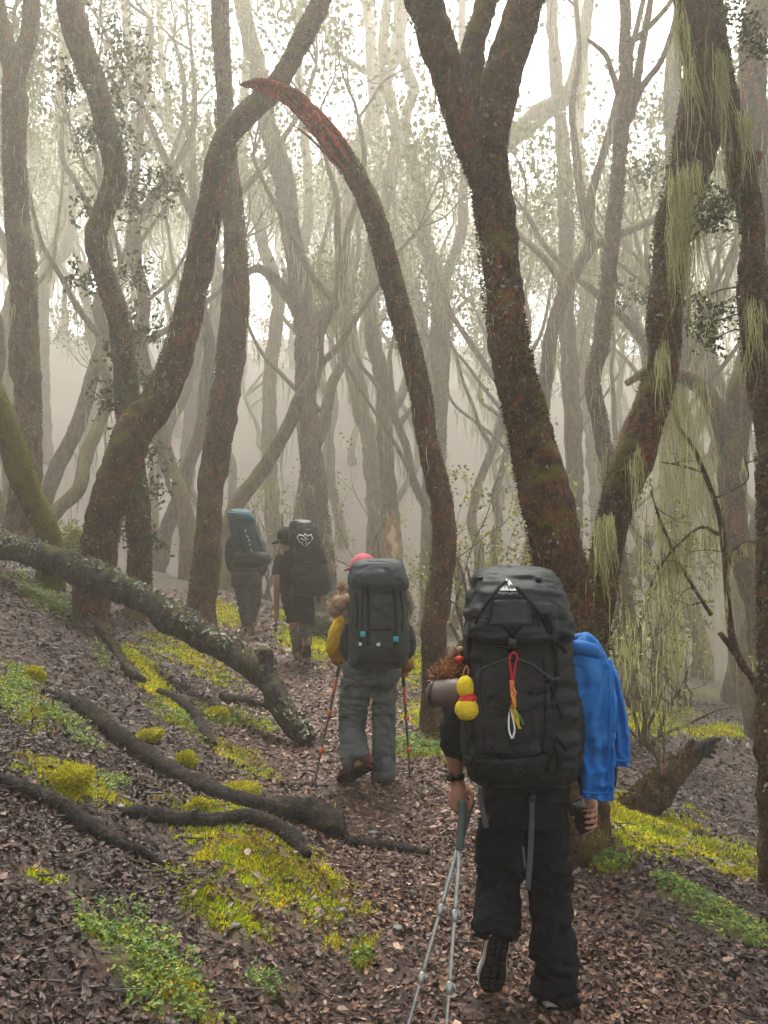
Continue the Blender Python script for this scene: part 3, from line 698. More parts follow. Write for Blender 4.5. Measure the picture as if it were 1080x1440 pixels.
S = TREES['mid-grey trunk with an orange bark scar low down beside the pink cap'][1][0]
for zz, hh, rr, cc in ((0, .55, .0, (0.26, 0.10, 0.04)), (.1, .2, .02, (0.50, 0.36, 0.22))):
    i0 = np.argmin(np.abs(S[:, 2] - at(548, 800, SY)[2] - zz * 2)); i1 = np.argmin(np.abs(S[:, 2] - at(548, 716, SY)[2] + (.5 if zz else 0)))
    sec = S[min(i0, i1):max(i0, i1) + 1]; L = len(sec); tt = np.linspace(0, 1, L); hw = (.85 if not zz else .3) * np.sin(tt * np.pi) ** .5 * (1 + .5 * noise3(np.stack([tt * 9, tt * 0, tt * 0], 1), 4)); mid_ = -1.45 + .3 * noise3(np.stack([tt * 5, tt * 0, tt * 0 + 2], 1), 8)
    a = mid_[:, None] + hw[:, None] * np.linspace(-1, 1, 11)[None]; rr_ = sec[:, 3:4] * 1.16 + rr + .02 * noise3(np.stack([a * 3, tt[:, None] * 20 + 0 * a, 0 * a], -1), 6)
    V = np.stack([sec[:, :1] + np.cos(a) * rr_, sec[:, 1:2] + np.sin(a) * rr_, sec[:, 2:3] + 0 * a], -1)
    sc.add(V.reshape(-1, 3), ring_faces(L, 11, closed=False), None, np.array(cc) * (1 + .35 * noise3(V.reshape(-1, 3) * 9, 5))[:, None])
sc.build('bark_scar', LITTER, TREES['mid-grey trunk with an orange bark scar low down beside the pink cap'][0], colors=True)
tree('bent_tree', 'hazy tree with a thick limb reaching right behind the double tree', 15.0,
     [[(806, 960, 40), (806, 800, 34), (808, 640, 32), (800, 520, 32), (796, 400, 30), (796, 280, 28), (790, 190, 26), (780, 80, 24), (775, 0, 22)],
      [(690, 215, 40, 0), (725, 190, 40), (765, 155, 38), (800, 132, 30), (818, 70, 26), (828, 0, 22)]],
     BARK_GREY, beards=[(1, .1, .9, 500, 1.4), (0, .3, .7, 200, 1.0)])
tree('lean_tree', 'hazy slanting trunk seen under the limb of the reddish trunk', 18.0,
     [[(268, 840, 30), (268, 740, 28), (262, 640, 28), (276, 540, 26), (300, 460, 26), (304, 380, 24), (282, 300, 22), (265, 235, 22), (240, 180, 22), (205, 125, 20), (185, 80, 20), (176, 0, 18)],
      [(240, 180, 16), (232, 120, 12), (226, 60, 12), (226, 0, 11)]], BARK_GREY, beards=[(0, .4, .8, 100, .8)])
tree('hooked_tree', 'faint trunk with a hooked side limb beyond the tall grey trunk at the left edge', 19.0,
     [[(70, 780, 34), (62, 640, 32), (58, 520, 30), (58, 430, 28), (62, 385, 26), (88, 355, 24), (98, 320, 20), (92, 240, 22), (86, 150, 22), (90, 70, 24), (100, 0, 22)],
      [(88, 168, 20), (120, 150, 16), (160, 140, 12), (200, 110, 10), (210, 0, 9)]], BARK_GREY, beards=[(0, .5, 1, 160, 1.2)])
tree('far_tree', 'soft beige slanting trunk right of the arching snag', 21.0,
     [[(650, 900, 34), (636, 760, 32), (616, 620, 32), (600, 520, 32), (582, 420, 32), (560, 340, 30), (545, 270, 28), (536, 200, 26), (530, 100, 22), (520, 0, 20)]], BARK_GREY, beards=[(0, .3, .8, 160, 1.2)])
tree('far_tree', 'pair of thin hazy stems left of the grey forked trunk', 17.5,
     [[(388, 860, 30), (384, 740, 28), (378, 620, 28), (382, 500, 26), (392, 420, 24), (372, 350, 24), (356, 280, 22), (340, 230, 20), (345, 120, 18), (350, 0, 16)],
      [(385, 430, 22), (430, 330, 20), (432, 240, 18), (420, 100, 16), (420, 0, 14)]], BARK_GREY, beards=[(0, .3, .8, 200, 1.0)])
tree('far_tree', 'hazy pale trunk standing between the double tree and its lichen hung stem', 18.0,
     [[(868, 960, 34), (866, 840, 32), (842, 720, 30), (832, 600, 30), (820, 480, 28), (830, 350, 26), (812, 200, 24), (820, 90, 22), (812, 0, 20)]], BARK_GREY, beards=[(0, .3, .7, 500, 1.6)])
tree('far_tree', 'hazy blue-grey trunk behind the dark trunk at the right edge', 12.5,
     [[(1075, 1010, 60), (1070, 860, 56), (1030, 720, 50), (1040, 560, 52), (1075, 420, 50), (1082, 300, 46), (1062, 180, 48), (1058, 80, 52), (1070, 0, 50)],
      [(1028, 640, 40), (1000, 560, 34), (965, 530, 28), (920, 520, 22), (880, 540, 12)]], BARK_GREY, beards=[(0, .3, .7, 200, 1.0)], cut=(1,))

# -- trees further back: a few shapes grown once, copied with their trunks and crowns
def grown(seed, H=13.0, r0=0.24, per=7, leaf=.14, depth=2):
    rg = np.random.default_rng(seed); tr = Geo(); ends = []; be = []
    P = [np.zeros(3)]; v = np.array([rg.normal(0, .12), rg.normal(0, .12), 1.0])
    n = 9
    for i in range(n):
        v = v * .8 + rg.normal(0, .2, 3) * [1, 1, .1] + [0, 0, .25]; v[2] = max(v[2], .85); v /= np.linalg.norm(v); P.append(P[-1] + v * H * .7 / n)
    P = np.array(P); rr = np.linspace(r0, r0 * .62, n + 1); rr[0] *= 1.35
    Q = np.hstack([P, rr[:, None]]); Q = np.vstack([[*(P[0] - [0, 0, 1.5]), r0 * 1.6], Q])
    parts = [Q]
    f = P[-1]; k = rg.integers(2, 4)
    forks = [(n, rr[-1] * .8)] * int(k) + [(int(rg.integers(6, 9)), r0 * .4)]
    for (i, r) in forks:
        d = rg.normal(size=3); d[2] = abs(d[2]) * .4 + (1.3 if i == n else 1.2); d /= np.linalg.norm(d); L = [np.array([*P[i], r])]
        for j in range(5):
            d = d + rg.normal(0, .17, 3) + [0, 0, .2]; d /= np.linalg.norm(d); L.append(np.array([*(L[-1][:3] + d * H * .075), r * (1 - .12 * (j + 1))]))
        parts.append(np.array(L)); ends.append((L[-1][:3], d, L[-1][3])); be.append(np.array(L))
    g0 = Geo()
    for i, Q in enumerate(parts):
        S, g = limb_geo(Q, 9, .7, .14, seed + i); g0.merge(g)
        if i: C, o = surf_points(S, 60, rg)
        else: C, o = surf_points(S, 60, rg, lo=.3)
        be.append(C)
    cg = crown_geo(ends, rg, 2.3, leaf, per, .32, depth, beard=.3)
    cg.merge(strands(np.vstack([b[:, :3] for b in be[len(ends):]]), 1.0, .026, rg, FARBEARD), 2)
    return g0.data('trunk', BARK_GREY), cg.data('crown', [BARK_GREY, LEAF, LICHEN], smooth=False, colors=True)
SHAPES = [grown(100 + i, H=RD.uniform(11, 14.5), r0=RD.uniform(.17, .27)) for i in range(9)]
SHADE_SHAPES = [grown(300 + i, H=RD.uniform(11, 13), r0=.25, per=24, leaf=.2) for i in range(3)]  # added unseen trees round the camera, crowns made dense to shade the foreground
placed = [np.array(t[0].location)[:2] for t in TREES.values()]
rgp = np.random.default_rng(42); count = 0; tries = 0
while count < 190 and tries < 9000:
    tries += 1
    Y = 17 + 85 * rgp.uniform() ** 1.2 if count > 21 else rgp.uniform(-10, 13); X = rgp.uniform(-.55, .55) * (Y + 6) if Y > 15 else rgp.choice([-1, 1]) * rgp.uniform(.62 * max(Y, 0) + 2.6, .62 * max(Y, 0) + 8)
    if abs(X - float(path_x(Y))) < 1.1: continue
    if min(np.linalg.norm(p - [X, Y]) for p in placed) < (1.5 if Y > 15 else 2.6): continue
    placed.append(np.array([X, Y])); z = float(GROUND(X, Y)[0])
    seen = Y > 15
    o = thing('far_tree' if seen else 'shade_tree', 'faint grey lichen hung tree far back in the fog' if seen else 'leafy tree of the same wood standing beyond the edge of the picture', 'tree', (X, Y, z), 'trees fading into the fog' if seen else 'trees around the viewpoint')
    a, b = (SHAPES if seen else SHADE_SHAPES)[count % (len(SHAPES) if seen else 3)]; s = rgp.uniform(.85, 1.15)
    o.rotation_euler = (rgp.normal(0, .035), rgp.normal(0, .035), rgp.uniform(0, 6.28)); o.scale = (s, s, s)
    for nm, me in (('trunk', a), ('crown', b)):
        c = bpy.data.objects.new(nm, me); COL.objects.link(c); c.parent = o
    count += 1

# ------------------------------------------------------------------ fallen leaves, moss, small plants
rgl = np.random.default_rng(3)
GN_e = 0.03
def gnormal(x, y):
    z = GROUND(x, y); n = np.stack([-(GROUND(x + GN_e, y) - z) / GN_e, -(GROUND(x, y + GN_e) - z) / GN_e, np.ones_like(z)], -1)
    return z, n / np.linalg.norm(n, axis=1)[:, None]
LCOL = np.array([(0.034, 0.018, 0.013), (0.058, 0.030, 0.020), (0.088, 0.047, 0.029), (0.050, 0.032, 0.029), (0.120, 0.078, 0.055), (0.026, 0.014, 0.013), (0.17, 0.12, 0.095), (0.075, 0.033, 0.022), (0.10, 0.075, 0.072)])
LPROB = np.array([.19, .19, .16, .13, .10, .12, .035, .045, .03]); LPROB /= LPROB.sum()
g = Geo()
for (y0, y1, dens, L, th) in ((2.0, 5.6, 4600, .030, .42), (5.6, 10.0, 2300, .037, .42), (10.0, 18.0, 520, .062, .4)):
    w = .5 * y1 + 1.0; n = int(dens * 2 * w * (y1 - y0)); x = rgl.uniform(-w, w, n); y = rgl.uniform(y0, y1, n)
    k = np.abs(x) < .5 * y + 1.0; x, y = x[k], y[k]; z, nn = gnormal(x, y)
    P = np.stack([x, y, z], -1); m = patch_mask(P); den = 0.62 + 0.5 * noise2(x * 2.2, y * 2.2, 51) + .3 * noise2(x * 7, y * 7, 52)
    k = (rgl.uniform(size=len(x)) > m * .93) & (rgl.uniform(size=len(x)) < den); P, nn = P[k], nn[k]; n = len(P)
    i = rgl.choice(len(LCOL), n, p=LPROB); c = LCOL[i] * rgl.uniform(.5, 1.75, (n, 1)) * 1.25
    pth = np.clip(1.3 - np.abs(P[:, 0] - path_x(P[:, 1])) * .9, 0, 1)[:, None]   # trodden path is lighter, tanner; the bank darker, purpler
    c = c * (0.50 + 0.72 * pth) * np.where(pth > .3, [1.05, 1.0, .95], [.95, .93, 1.05])
    P[:, 2] += rgl.uniform(0.001, 0.018, n)
    g.add(*(leaf_shapes if y0 < 5 else leaf_shapes_far)(P, nn, L * rgl.lognormal(0, .3, n), rgl, th, c))
n = 2000; y = 1.8 + 9 * rgl.uniform(size=n) ** 1.3; x = rgl.uniform(-.55, .55, n) * y; z = GROUND(x, y)      # bits of twig among the leaves
for k in range(n):
    a = rgl.uniform(0, 6.28); L = rgl.uniform(.03, .14); d = np.array([math.cos(a), math.sin(a), rgl.normal(0, .12)]) * L; p = np.array([x[k], y[k], z[k] + .014])
    g.merge(pipe([p - d, p + rgl.normal(0, .12 * L, 3) * [1, 1, .3], p + d], rgl.uniform(.0015, .0045), seg=4, n=2, caps=False)); g.c[-1] = g.c[-1] * np.array([(0.03, 0.022, 0.018), (0.07, 0.055, 0.045), (0.012, 0.009, 0.008)][k % 3])
tag(g.build('leaf_litter', LITTER, smooth=False, colors=True), kind='stuff')
# the largest fallen leaves lie singly on path and bank
protos = []
for k in range(8):
    v, q, tr, c = leaf_shapes(np.zeros((1, 3)), np.array([[0, 0, 1.]]), np.array([.058]), rgl, .1, LCOL[[1, 2, 4, 6, 7, 2, 4, 8]][k:k + 1] * 1.25)
    protos.append(Geo().add(v, q, tr, c).data('fallen_leaf', LITTER, smooth=False, colors=True))
for k in range(240):
    y = 2.3 + 3.2 * rgl.uniform() ** 1.2; x = rgl.uniform(-.5, .5) * y
    z = float(GROUND(x, y)[0]); o = bpy.data.objects.new('fallen_leaf', protos[k % 8]); COL.objects.link(o)
    o.location = (x, y, z + .016); o.rotation_euler = (rgl.normal(0, .3), rgl.normal(0, .3), rgl.uniform(0, 6.3)); s = rgl.uniform(.75, 1.2); o.scale = (s, s, s)
    o.parent = PATH_OBJ if abs(x - path_x(y)) < .5 else GROUND_OBJ

MCOL = [(0.50, 0.50, 0.026), (0.36, 0.44, 0.024), (0.60, 0.54, 0.03), (0.20, 0.28, 0.02), (0.30, 0.20, 0.022)]
PCOL = [(0.11, 0.21, 0.024), (0.07, 0.15, 0.018), (0.18, 0.25, 0.028), (0.26, 0.28, 0.04), (0.05, 0.10, 0.018)]
mg, pg_ = Geo(), Geo()
for (y0, y1, dm, sm, dp, sp) in ((1.8, 6.0, 52000, .017, 3600, .016), (6.0, 10.5, 20000, .026, 1700, .022), (10.5, 16, 5000, .05, 500, .04)):
    for kinds, dens, isplant in (((0, 2), dm, 0), ((1, 2), dp, 1)):
        w = .5 * y1 + .4; n = int(dens * 2 * w * (y1 - y0)); x = rgl.uniform(-w, w, n); y = rgl.uniform(y0, y1, n); k = np.abs(x) < .48 * y + .4; x, y = x[k], y[k]
        P0 = np.stack([x, y, ground0(x, y)], -1); m = patch_mask(P0, kinds); k = rgl.uniform(size=len(x)) < np.clip(m * 2.1 - .12, 0, 1); x, y = x[k], y[k]
        z, nn = gnormal(x, y); P = np.stack([x, y, z], -1)
        if not isplant:
            tone = (1 + .5 * noise2(x * 6, y * 6, 61))[:, None]; hue = noise2(x * 9, y * 9, 63)[:, None]
            b = blades(P, nn, sm, rgl, MCOL, .3); 
            b.c[0] = b.c[0] * np.repeat(tone * (1 + hue * [[.25, 0, 0]]), 3, 0); mg.merge(b)
        else:
            n = len(P); hgt = rgl.uniform(.01, .05, n); P = np.repeat(P, 3, 0); P[:, 2] += np.repeat(hgt, 3) + rgl.uniform(0, .012, len(P)); P[:, :2] += rgl.normal(0, sp * .6, (len(P), 2))
            c = np.asarray(PCOL)[rgl.integers(0, 5, n)] * rgl.uniform(.7, 1.3, (n, 1)); c = np.repeat(c, 3, 0)
            v, q, tr, cc = leaf_shapes(P, np.tile([0, -.35, .95], (len(P), 1)), np.full(len(P), sp) * rgl.uniform(.7, 1.6, len(P)), rgl, .35, c)
            pg_.add(v, q, tr, cc)
tag(mg.build('moss', MOSS, smooth=False, colors=True), kind='stuff')
tag(pg_.build('ground_cover', LEAF, smooth=False, colors=True), kind='stuff')

def on_ground(px, py, lift_=0.0):
    p = hits(px, py); return p + [0, 0, lift_]
def cushion(px, py, rx, ry, label, deg=0):
    p = on_ground(px, py + ry * .6); s = p[1] / FPX
    o = ball((0, 0, 0), (rx * s, rx * s * .75, ry * s * 1.1), 22, 14, bump=.25, freq=3, seed=int(px))
    V = o.v[0]; a = math.radians(-deg); V = V @ np.array([[math.cos(a), 0, -math.sin(a)], [0, 1, 0], [math.sin(a), 0, math.cos(a)]]); o.v[0] = V + p
    n = 7000; i = rgl.integers(0, len(V), n); j = rgl.integers(0, len(V), n); 
    d = rgl.normal(size=(n, 3)); d /= np.linalg.norm(d, axis=1)[:, None]; k = np.argmax(d @ (V / np.linalg.norm(V, axis=1)[:, None]).T, 1)
    Cc = V[k] + p + rgl.normal(0, rx * s * .06, (n, 3)); o.c[0] = o.c[0] * [(0.24, 0.23, 0.014)]
    o.merge(blades(Cc, d, .010 + .012 * rx * s, rgl, [(0.38, 0.36, 0.02), (0.28, 0.28, 0.018), (0.46, 0.40, 0.025)], .3))
    return tag(o.build('moss_cushion', MOSS, origin=p, smooth=True, colors=True), label, 'moss', 'bright moss cushions on the bank')
cushion(330, 1113, 34, 15, 'large bright yellow-green moss cushion beside the thick dark root', 18)
cushion(258, 1066, 18, 11, 'small bright moss cushion uphill of the large one beside the thick root', 25)
cushion(276, 1132, 17, 10, 'small dull moss cushion just below the thick dark root', 35)
cushion(45, 946, 17, 14, 'upright yellow moss tuft near the left edge of the bank', 35)
cushion(205, 1034, 24, 8, 'flat elongated moss cushion above the thick dark root', 22)
cushion(300, 1003, 20, 10, 'rounded moss cushion on the bank left of the dark stick', 25)
cushion(402, 868, 16, 6, 'tiny bright moss cushion on the path between the two far hikers', 0)
cushion(90, 1092, 40, 14, 'broad olive moss hummock against the dark root at the left edge', 20)

# ------------------------------------------------------------------ logs, roots, sticks, stones
def log(name, label, cat, pts, bark, group=None, Y=None, fuzz=0, lich=0, sub=0.35, seg=14, rough=.28, tip=None):
    """pts rows px, py, width px (, Y): a stem lying on the ground"""
    Q = []
    for r in pts:
        if len(r) > 3: p = at(r[0], r[1], r[3]); y = r[3]
        else: p = hits(r[0], r[1]); y = p[1]; p = p + [0, 0, .5 * r[2] * y / FPX * (1 - sub)]
        Q.append([*p, .5 * r[2] * y / FPX])
    Q = np.array(Q); S, g = limb_geo(Q, seg, 1.4, rough, len(label) * 7)
    if not fuzz and not lich:
        return tag(g.build(name, bark, origin=Q[0, :3]), label, cat, group)
    o = thing(name, label, cat, Q[0, :3], group); g.build('stem', bark, o); rg = np.random.default_rng(len(label))
    L = float(np.linalg.norm(np.diff(S[:, :3], axis=0), axis=1).sum() * S[:, 3].mean())
    C, n = surf_points(S, int((fuzz + lich) * L), rg); up = n[:, 2] + .8 * fbm(C * 3, 5, 3) > .25; C, n = C[up], n[up]
    if fuzz:
        k = rg.uniform(size=len(C)) < fuzz / (fuzz + lich); tag(blades(C[k], n[k], .022, rg, MCOL, .3).build('moss', MOSS, o, smooth=False, colors=True), kind='stuff')
    if lich:
        k = fbm(C * 3.2, 9, 3) > -0.18; C, n = C[k], n[k]; m = len(C); C = C + n * rg.uniform(0, .03, (m, 1)); c = np.array([(0.16, 0.18, 0.13), (0.11, 0.13, 0.085), (0.22, 0.23, 0.17), (0.09, 0.10, 0.05)])[rg.integers(0, 4, m)]
        v, q, tr, cc = leaf_shapes(C, n, np.full(m, .042) * rg.uniform(.6, 1.5, m), rg, .55, c); tag(Geo().add(v, q, tr, cc).build('lichen', LITTER, o, smooth=False, colors=True), kind='stuff')
    return o
fl = log('fallen_log', 'long lichen crusted fallen log sloping down the bank to the path', 'log',
    [(-70, 750, 40, 9.1), (0, 768, 40, 8.9), (60, 783, 38, 8.7), (130, 810, 42, 8.45), (195, 842, 38, 8.25), (245, 872, 44, 8.1), (300, 903, 36, 7.95), (345, 930, 38, 7.8), (364, 940, 42, 7.72), (380, 965, 34, 7.65), (398, 1000, 31, 7.55), (415, 1024, 30, 7.5), (434, 1042, 26, 7.42)], BARK_LOG, fuzz=900, lich=6500, seg=20, rough=.26)
stub = pipe([at(364, 940, 7.72), at(372, 922, 7.68), at(374, 912, 7.66)], [.11, .075, .05], seg=12, n=5, rough=.3, freq=8); stub.build('broken_stub', BARK_LOG, fl)
log('thick_root', 'thick dark root running down the bank to a blunt end at the path', 'root',
    [(60, 975, 10), (115, 1005, 26), (160, 1040, 25), (205, 1072, 27), (255, 1098, 24), (310, 1125, 28), (365, 1143, 28), (415, 1155, 36), (455, 1165, 44), (474, 1176, 34), (486, 1182, 12)], WOOD_DARK, 'roots and sticks on the bank', sub=.4, seg=18, rough=.22, fuzz=300)
log('branch', 'gnarled dark branch below the thick root, behind the big moss mound', 'branch',
    [(170, 1148, 14), (210, 1150, 22), (250, 1158, 20), (310, 1160, 20), (350, 1158, 22), (385, 1172, 24), (410, 1190, 26), (432, 1212, 18)], WOOD_DARK, 'roots and sticks on the bank', rough=.28, fuzz=500, lich=200)
log('root', 'dark root slanting down from the left edge below the olive hummock', 'root',
    [(-20, 1095, 14), (30, 1115, 18), (80, 1140, 22), (125, 1170, 22), (165, 1192, 20), (200, 1206, 16), (230, 1222, 8)], WOOD_DARK, 'roots and sticks on the bank', rough=.24)
log('thin_branch', 'thin grey branch curving down beneath the fallen log', 'branch',
    [(82, 838, 9), (115, 862, 12), (140, 890, 13), (160, 915, 12), (180, 950, 12), (205, 962, 8)], BARK_LOG, 'roots and sticks on the bank', sub=0.0)
log('thin_branch', 'short dark branch in the mossy bank ending just above the thick root', 'branch',
    [(222, 975, 10), (250, 990, 16), (275, 1015, 18), (290, 1040, 18), (300, 1052, 10)], WOOD_DARK, 'roots and sticks on the bank')
log('stick', 'dark stick lying below the elbow of the fallen log', 'stick', [(310, 986, 12), (345, 990, 12), (378, 1000, 10)], WOOD_DARK, 'roots and sticks on the bank')
log('stick', 'straight dark stick on the path beside the blunt root end', 'stick', [(484, 1188, 16), (530, 1193, 15), (575, 1200, 14), (602, 1206, 12)], WOOD_DARK, 'roots and sticks on the bank')
log('stick', 'thin pale stick on the path near the left hand trekking pole', 'stick', [(395, 1104, 4), (430, 1106, 5), (462, 1107, 4)], WOOD_DARK, 'roots and sticks on the bank')
log('stick', 'slender twig on the left bank below the root from the left edge', 'stick', [(170, 1205, 5), (215, 1225, 6), (262, 1238, 5), (310, 1262, 4)], BARK_GREY, 'roots and sticks on the bank')
log('stick', 'thin twig lying right of the walking man on the path', 'stick', [(880, 1290, 4), (925, 1300, 5), (968, 1322, 4)], BARK_GREY, 'roots and sticks on the bank')
# the snag on the right: thick mossy stem with a splintered end
SY_ = float(hits(902, 1140)[1]); SB = SY_ - .05
Q = np.array([[*at(x, y, SB + d), .5 * w * SB / FPX] for x, y, w, d in ((880, 1152, 50, 0), (905, 1130, 48, 0), (928, 1106, 42, .03), (952, 1084, 36, .06), (972, 1066, 27, .08), (988, 1054, 18, .1))])
sn = thing('fallen_snag', 'dark mossy broken snag with a splintered end pointing up to the right', 'log', hits(905, 1145))
S, g = limb_geo(Q, 18, 1.5, .28, 8); g.build('stem', mat_bark('dead brown bark', (0.045, 0.026, 0.016), (0.012, 0.008, 0.006), (0.085, 0.085, 0.012), -0.30, -.1), sn)
C, n = surf_points(S, 3500, rgl); k = n[:, 2] > .35; tag(blades(C[k], n[k], .025, rgl, FUZZ, .3).build('moss', MOSS, sn, smooth=False, colors=True), kind='stuff')
for k, (x, y, w) in enumerate(((1014, 1038, 20), (1006, 1058, 12), (1004, 1066, 10), (1008, 1050, 9), (994, 1052, 14), (976, 1040, 12))):
    b = at(974 - (k == 5) * 8, 1062, SB + .06 + .03 * (k % 3)); e = at(x, y, SB + .03 + .05 * (k % 2))
    pipe([b, (b + e) / 2 + [0, 0, .02], e], [0.5 * w * SB / FPX, .42 * w * SB / FPX, .012], seg=8, n=4, rough=.3, freq=12, seed=k).build('splinter', WOOD_DARK, sn)
STONE = mat_plain('grey stone', (0.11, 0.12, 0.115), .7, .4, .35, 12, .5)
for x, y, r, lb in ((556, 1308, 11, 'flat pale grey stone on the path left of the trekking poles'), (478, 1282, 9, 'small grey stone at the lower end of the moss mound'), (330, 1305, 8, 'dark stone between the two moss ridges'), (1000, 1330, 8, 'small stone on the path by the green strip'), (30, 1340, 9, 'grey stone among the leaves at the left edge'), (524, 1172, 8, 'stone beside the straight stick on the path')):
    p = on_ground(x, y); s = r * p[1] / FPX
    tag(ball(p + [0, 0, s * .15], (s, s * .8, s * .4), 12, 8, bump=.35, freq=1.6, seed=x).build('stone', STONE, origin=p), lb, 'stone', 'stones on the ground')

# ------------------------------------------------------------------ shrubs and saplings
def shrub(name, label, px, py, Y, h, n, leaf, per, col, rg_seed, lean=(0, 0), beard=0, spread=.5, group='leafy shrubs under the trees'):
    rg = np.random.default_rng(rg_seed); b = at(px, py, Y); b[2] = float(GROUND(b[0], b[1])[0])
    o = thing(name, label, 'shrub', b, group); tw = Geo(); tips = []
    for k in range(n):
        d = np.array([rg.normal(lean[0], spread), rg.normal(lean[1], spread), 1.0]); r = .012 * h / 1.5 + .004
        shoot(b + rg.normal(0, .06, 3) * [1, 1, 0] - [0, 0, .05], d, r, rg, 2, tw, tips, h * .5)
    tw.build('stem', BARK_GREY, o)
    tips = np.array(tips); C = np.repeat(tips, per, 0) + rg.normal(0, .045 * min(h, 2.2) / 1.5, (len(tips) * per, 3))
    if per: leaf_cards(C, leaf, rg, col, .2, .4).build('foliage', LEAF, o, smooth=False, colors=True)
    if beard: tag(strands(np.repeat(tips, beard, 0) + rg.normal(0, .05, (len(tips) * beard, 3)), .3, .012, rg, BEARD).build('hanging_lichen', LICHEN, o, smooth=False, colors=True), kind='stuff')
    return o
YG = [(0.22, 0.23, 0.035), (0.15, 0.17, 0.03), (0.28, 0.26, 0.05), (0.09, 0.11, 0.025)]
shrub('shrub', 'twiggy shrub with yellow-green leaves between the arching snag and the double tree', 672, 1000, 10.5, 3.6, 6, .05, 8, YG, 1, spread=.22)
shrub('shrub', 'airy yellow-green shrub between the two stems of the double tree', 838, 990, 10.0, 3.7, 6, .05, 9, YG, 2, spread=.22)
shrub('shrub', 'lichen hung shrub above the blue jacket, right of the double tree', 905, 1000, 9.6, 2.3, 7, .045, 6, YG, 3, beard=5, spread=.35)
shrub('shrub', 'bare twiggy shrub around the fallen snag with a few dark leaves', 925, 1110, 8.6, 1.5, 4, .05, 1, GREENS, 4, beard=2, spread=.6)
shrub('shrub', 'pale leafy thicket right of the straight brown trunk', 372, 860, 24.0, 5.5, 6, .08, 5, YG, 5, spread=.2, beard=2)
shrub('shrub', 'low green bush behind the mossy leaning trunk at the left', 92, 780, 14.5, .9, 8, .07, 6, YG, 6)
shrub('shrub', 'low leafy plant at the foot of the trunk behind the man in black', 452, 895, 12.2, .45, 8, .05, 5, GREENS, 7)
shrub('shrub', 'slim shrub with sparse green leaves left of the arching snag', 540, 940, 17.0, 4.5, 4, .06, 4, YG, 8, spread=.16, beard=2)
shrub('shrub', 'bleached twiggy shrub between pink cap and arching snag', 588, 960, 12.5, 1.7, 5, .05, 3, YG, 9, spread=.25)
shrub('shrub', 'bush with yellow-green leaves at the foot of the lone greyish trunk', 965, 1050, 15.0, 2.4, 6, .06, 5, YG, 10, spread=.35, beard=2)
o_, SS = tree('bare_sapling', 'thin crooked bare sapling with curling twigs in front of the right edge trunk', 5.9,
     [[(1086, 1215, 16), (1083, 1090, 16), (1078, 1000, 17), (1062, 962, 16), (1044, 935, 15), (1030, 900, 14), (1024, 850, 11), (1018, 780, 11), (1014, 740, 11), (1000, 690, 9), (975, 630, 8), (955, 600, 6), (944, 572, 4)],
      [(1046, 940, 13), (1034, 918, 12), (1020, 900, 11), (1012, 890, 9)], [(1012, 752, 8), (985, 742, 6, .1), (950, 770, 5, .2), (925, 800, 4, .3)], [(1000, 865, 8, .05), (960, 800, 6, .2), (930, 735, 5, .3), (915, 690, 3, .3)], [(1020, 800, 7), (1034, 770, 6, -.1), (1052, 760, 5, -.1), (1066, 768, 4, -.1)], [(990, 665, 5), (960, 655, 4, .1), (930, 650, 3, .2)], [(1006, 700, 5), (1030, 690, 4, -.1), (1052, 672, 3, -.2), (1046, 640, 2, -.2)]],
     BARK_GREY, crown=False, top=0.01, seg=8, cut=range(7), cat='sapling', beards=[(0, .55, 1, 90, .18), (2, .1, 1, 90, .3), (3, .3, 1, 60, .25), (5, 0, 1, 60, .22), (6, 0, 1, 50, .2), (4, 0, 1, 40, .15)])
tw = Geo(); tips = []
for S in SS[2:]:
    for i in range(4, len(S), 5): 
        d = rgl.normal(size=3); d[2] = -abs(d[2]) * .2; shoot(S[i, :3], d, .005, rgl, 1, tw, tips, .32)
tag(tw.build('twig', BARK_GREY, o_), kind='stuff')

# ------------------------------------------------------------------ people and what they carry
from mathutils.bvhtree import BVHTree
SKIN = mat_plain('skin', (0.27, 0.13, 0.085), .55, .35, .15, 40, .1)
HAIR = mat_plain('dark hair', (0.012, 0.009, 0.007), .6, .3, .3, 90, .3)
def cloth(name, c, rough=.8, var=.22, weave=.25): return mat_plain(name, c, rough, .1 if rough > .65 else .2, var, 18, weave, fine=420)
BLACK = cloth('black trousers cloth', (0.0065, 0.0075, 0.010)); DARK_SHIRT = cloth('charcoal shirt cloth', (0.012, 0.013, 0.015))
PACK_BLACK = cloth('black pack nylon', (0.0090, 0.0125, 0.0130), .55); PACK_LID = cloth('dark grey pack nylon', (0.019, 0.026, 0.027), .45)
PACK_MESH = cloth('grey stretch mesh', (0.028, 0.028, 0.029), .75, .3, .5); WEB = cloth('black webbing', (0.0055, 0.006, 0.0065), .7); WEB_GREY = cloth('grey webbing', (0.055, 0.065, 0.062), .7)
WHITE = mat_plain('white print', (0.62, 0.63, 0.62), .6, .3, .08); RUBBER = mat_plain('boot rubber', (0.012, 0.010, 0.009), .7, .3, .4, 60, .4); PALE_RUBBER = mat_plain('pale midsole', (0.42, 0.40, 0.37), .6, .3, .2, 50, .2)
BLUE = cloth('blue rain jacket', (0.006, 0.135, 0.44), .5, .16); BLUE_IN = cloth('dark lining', (0.010, 0.012, 0.022)); YELLOW = cloth('yellow rain jacket', (0.46, 0.27, 0.006), .55, .15); ORANGE = cloth('orange cuff', (0.30, 0.10, 0.01), .6)
GREY_TR = cloth('grey trousers cloth', (0.085, 0.098, 0.10)); TEAL = cloth('teal pack nylon', (0.010, 0.040, 0.056), .6); TAN = cloth('tan trousers cloth', (0.065, 0.050, 0.045)); MAUVE = cloth('mauve grey trousers cloth', (0.050, 0.042, 0.048))
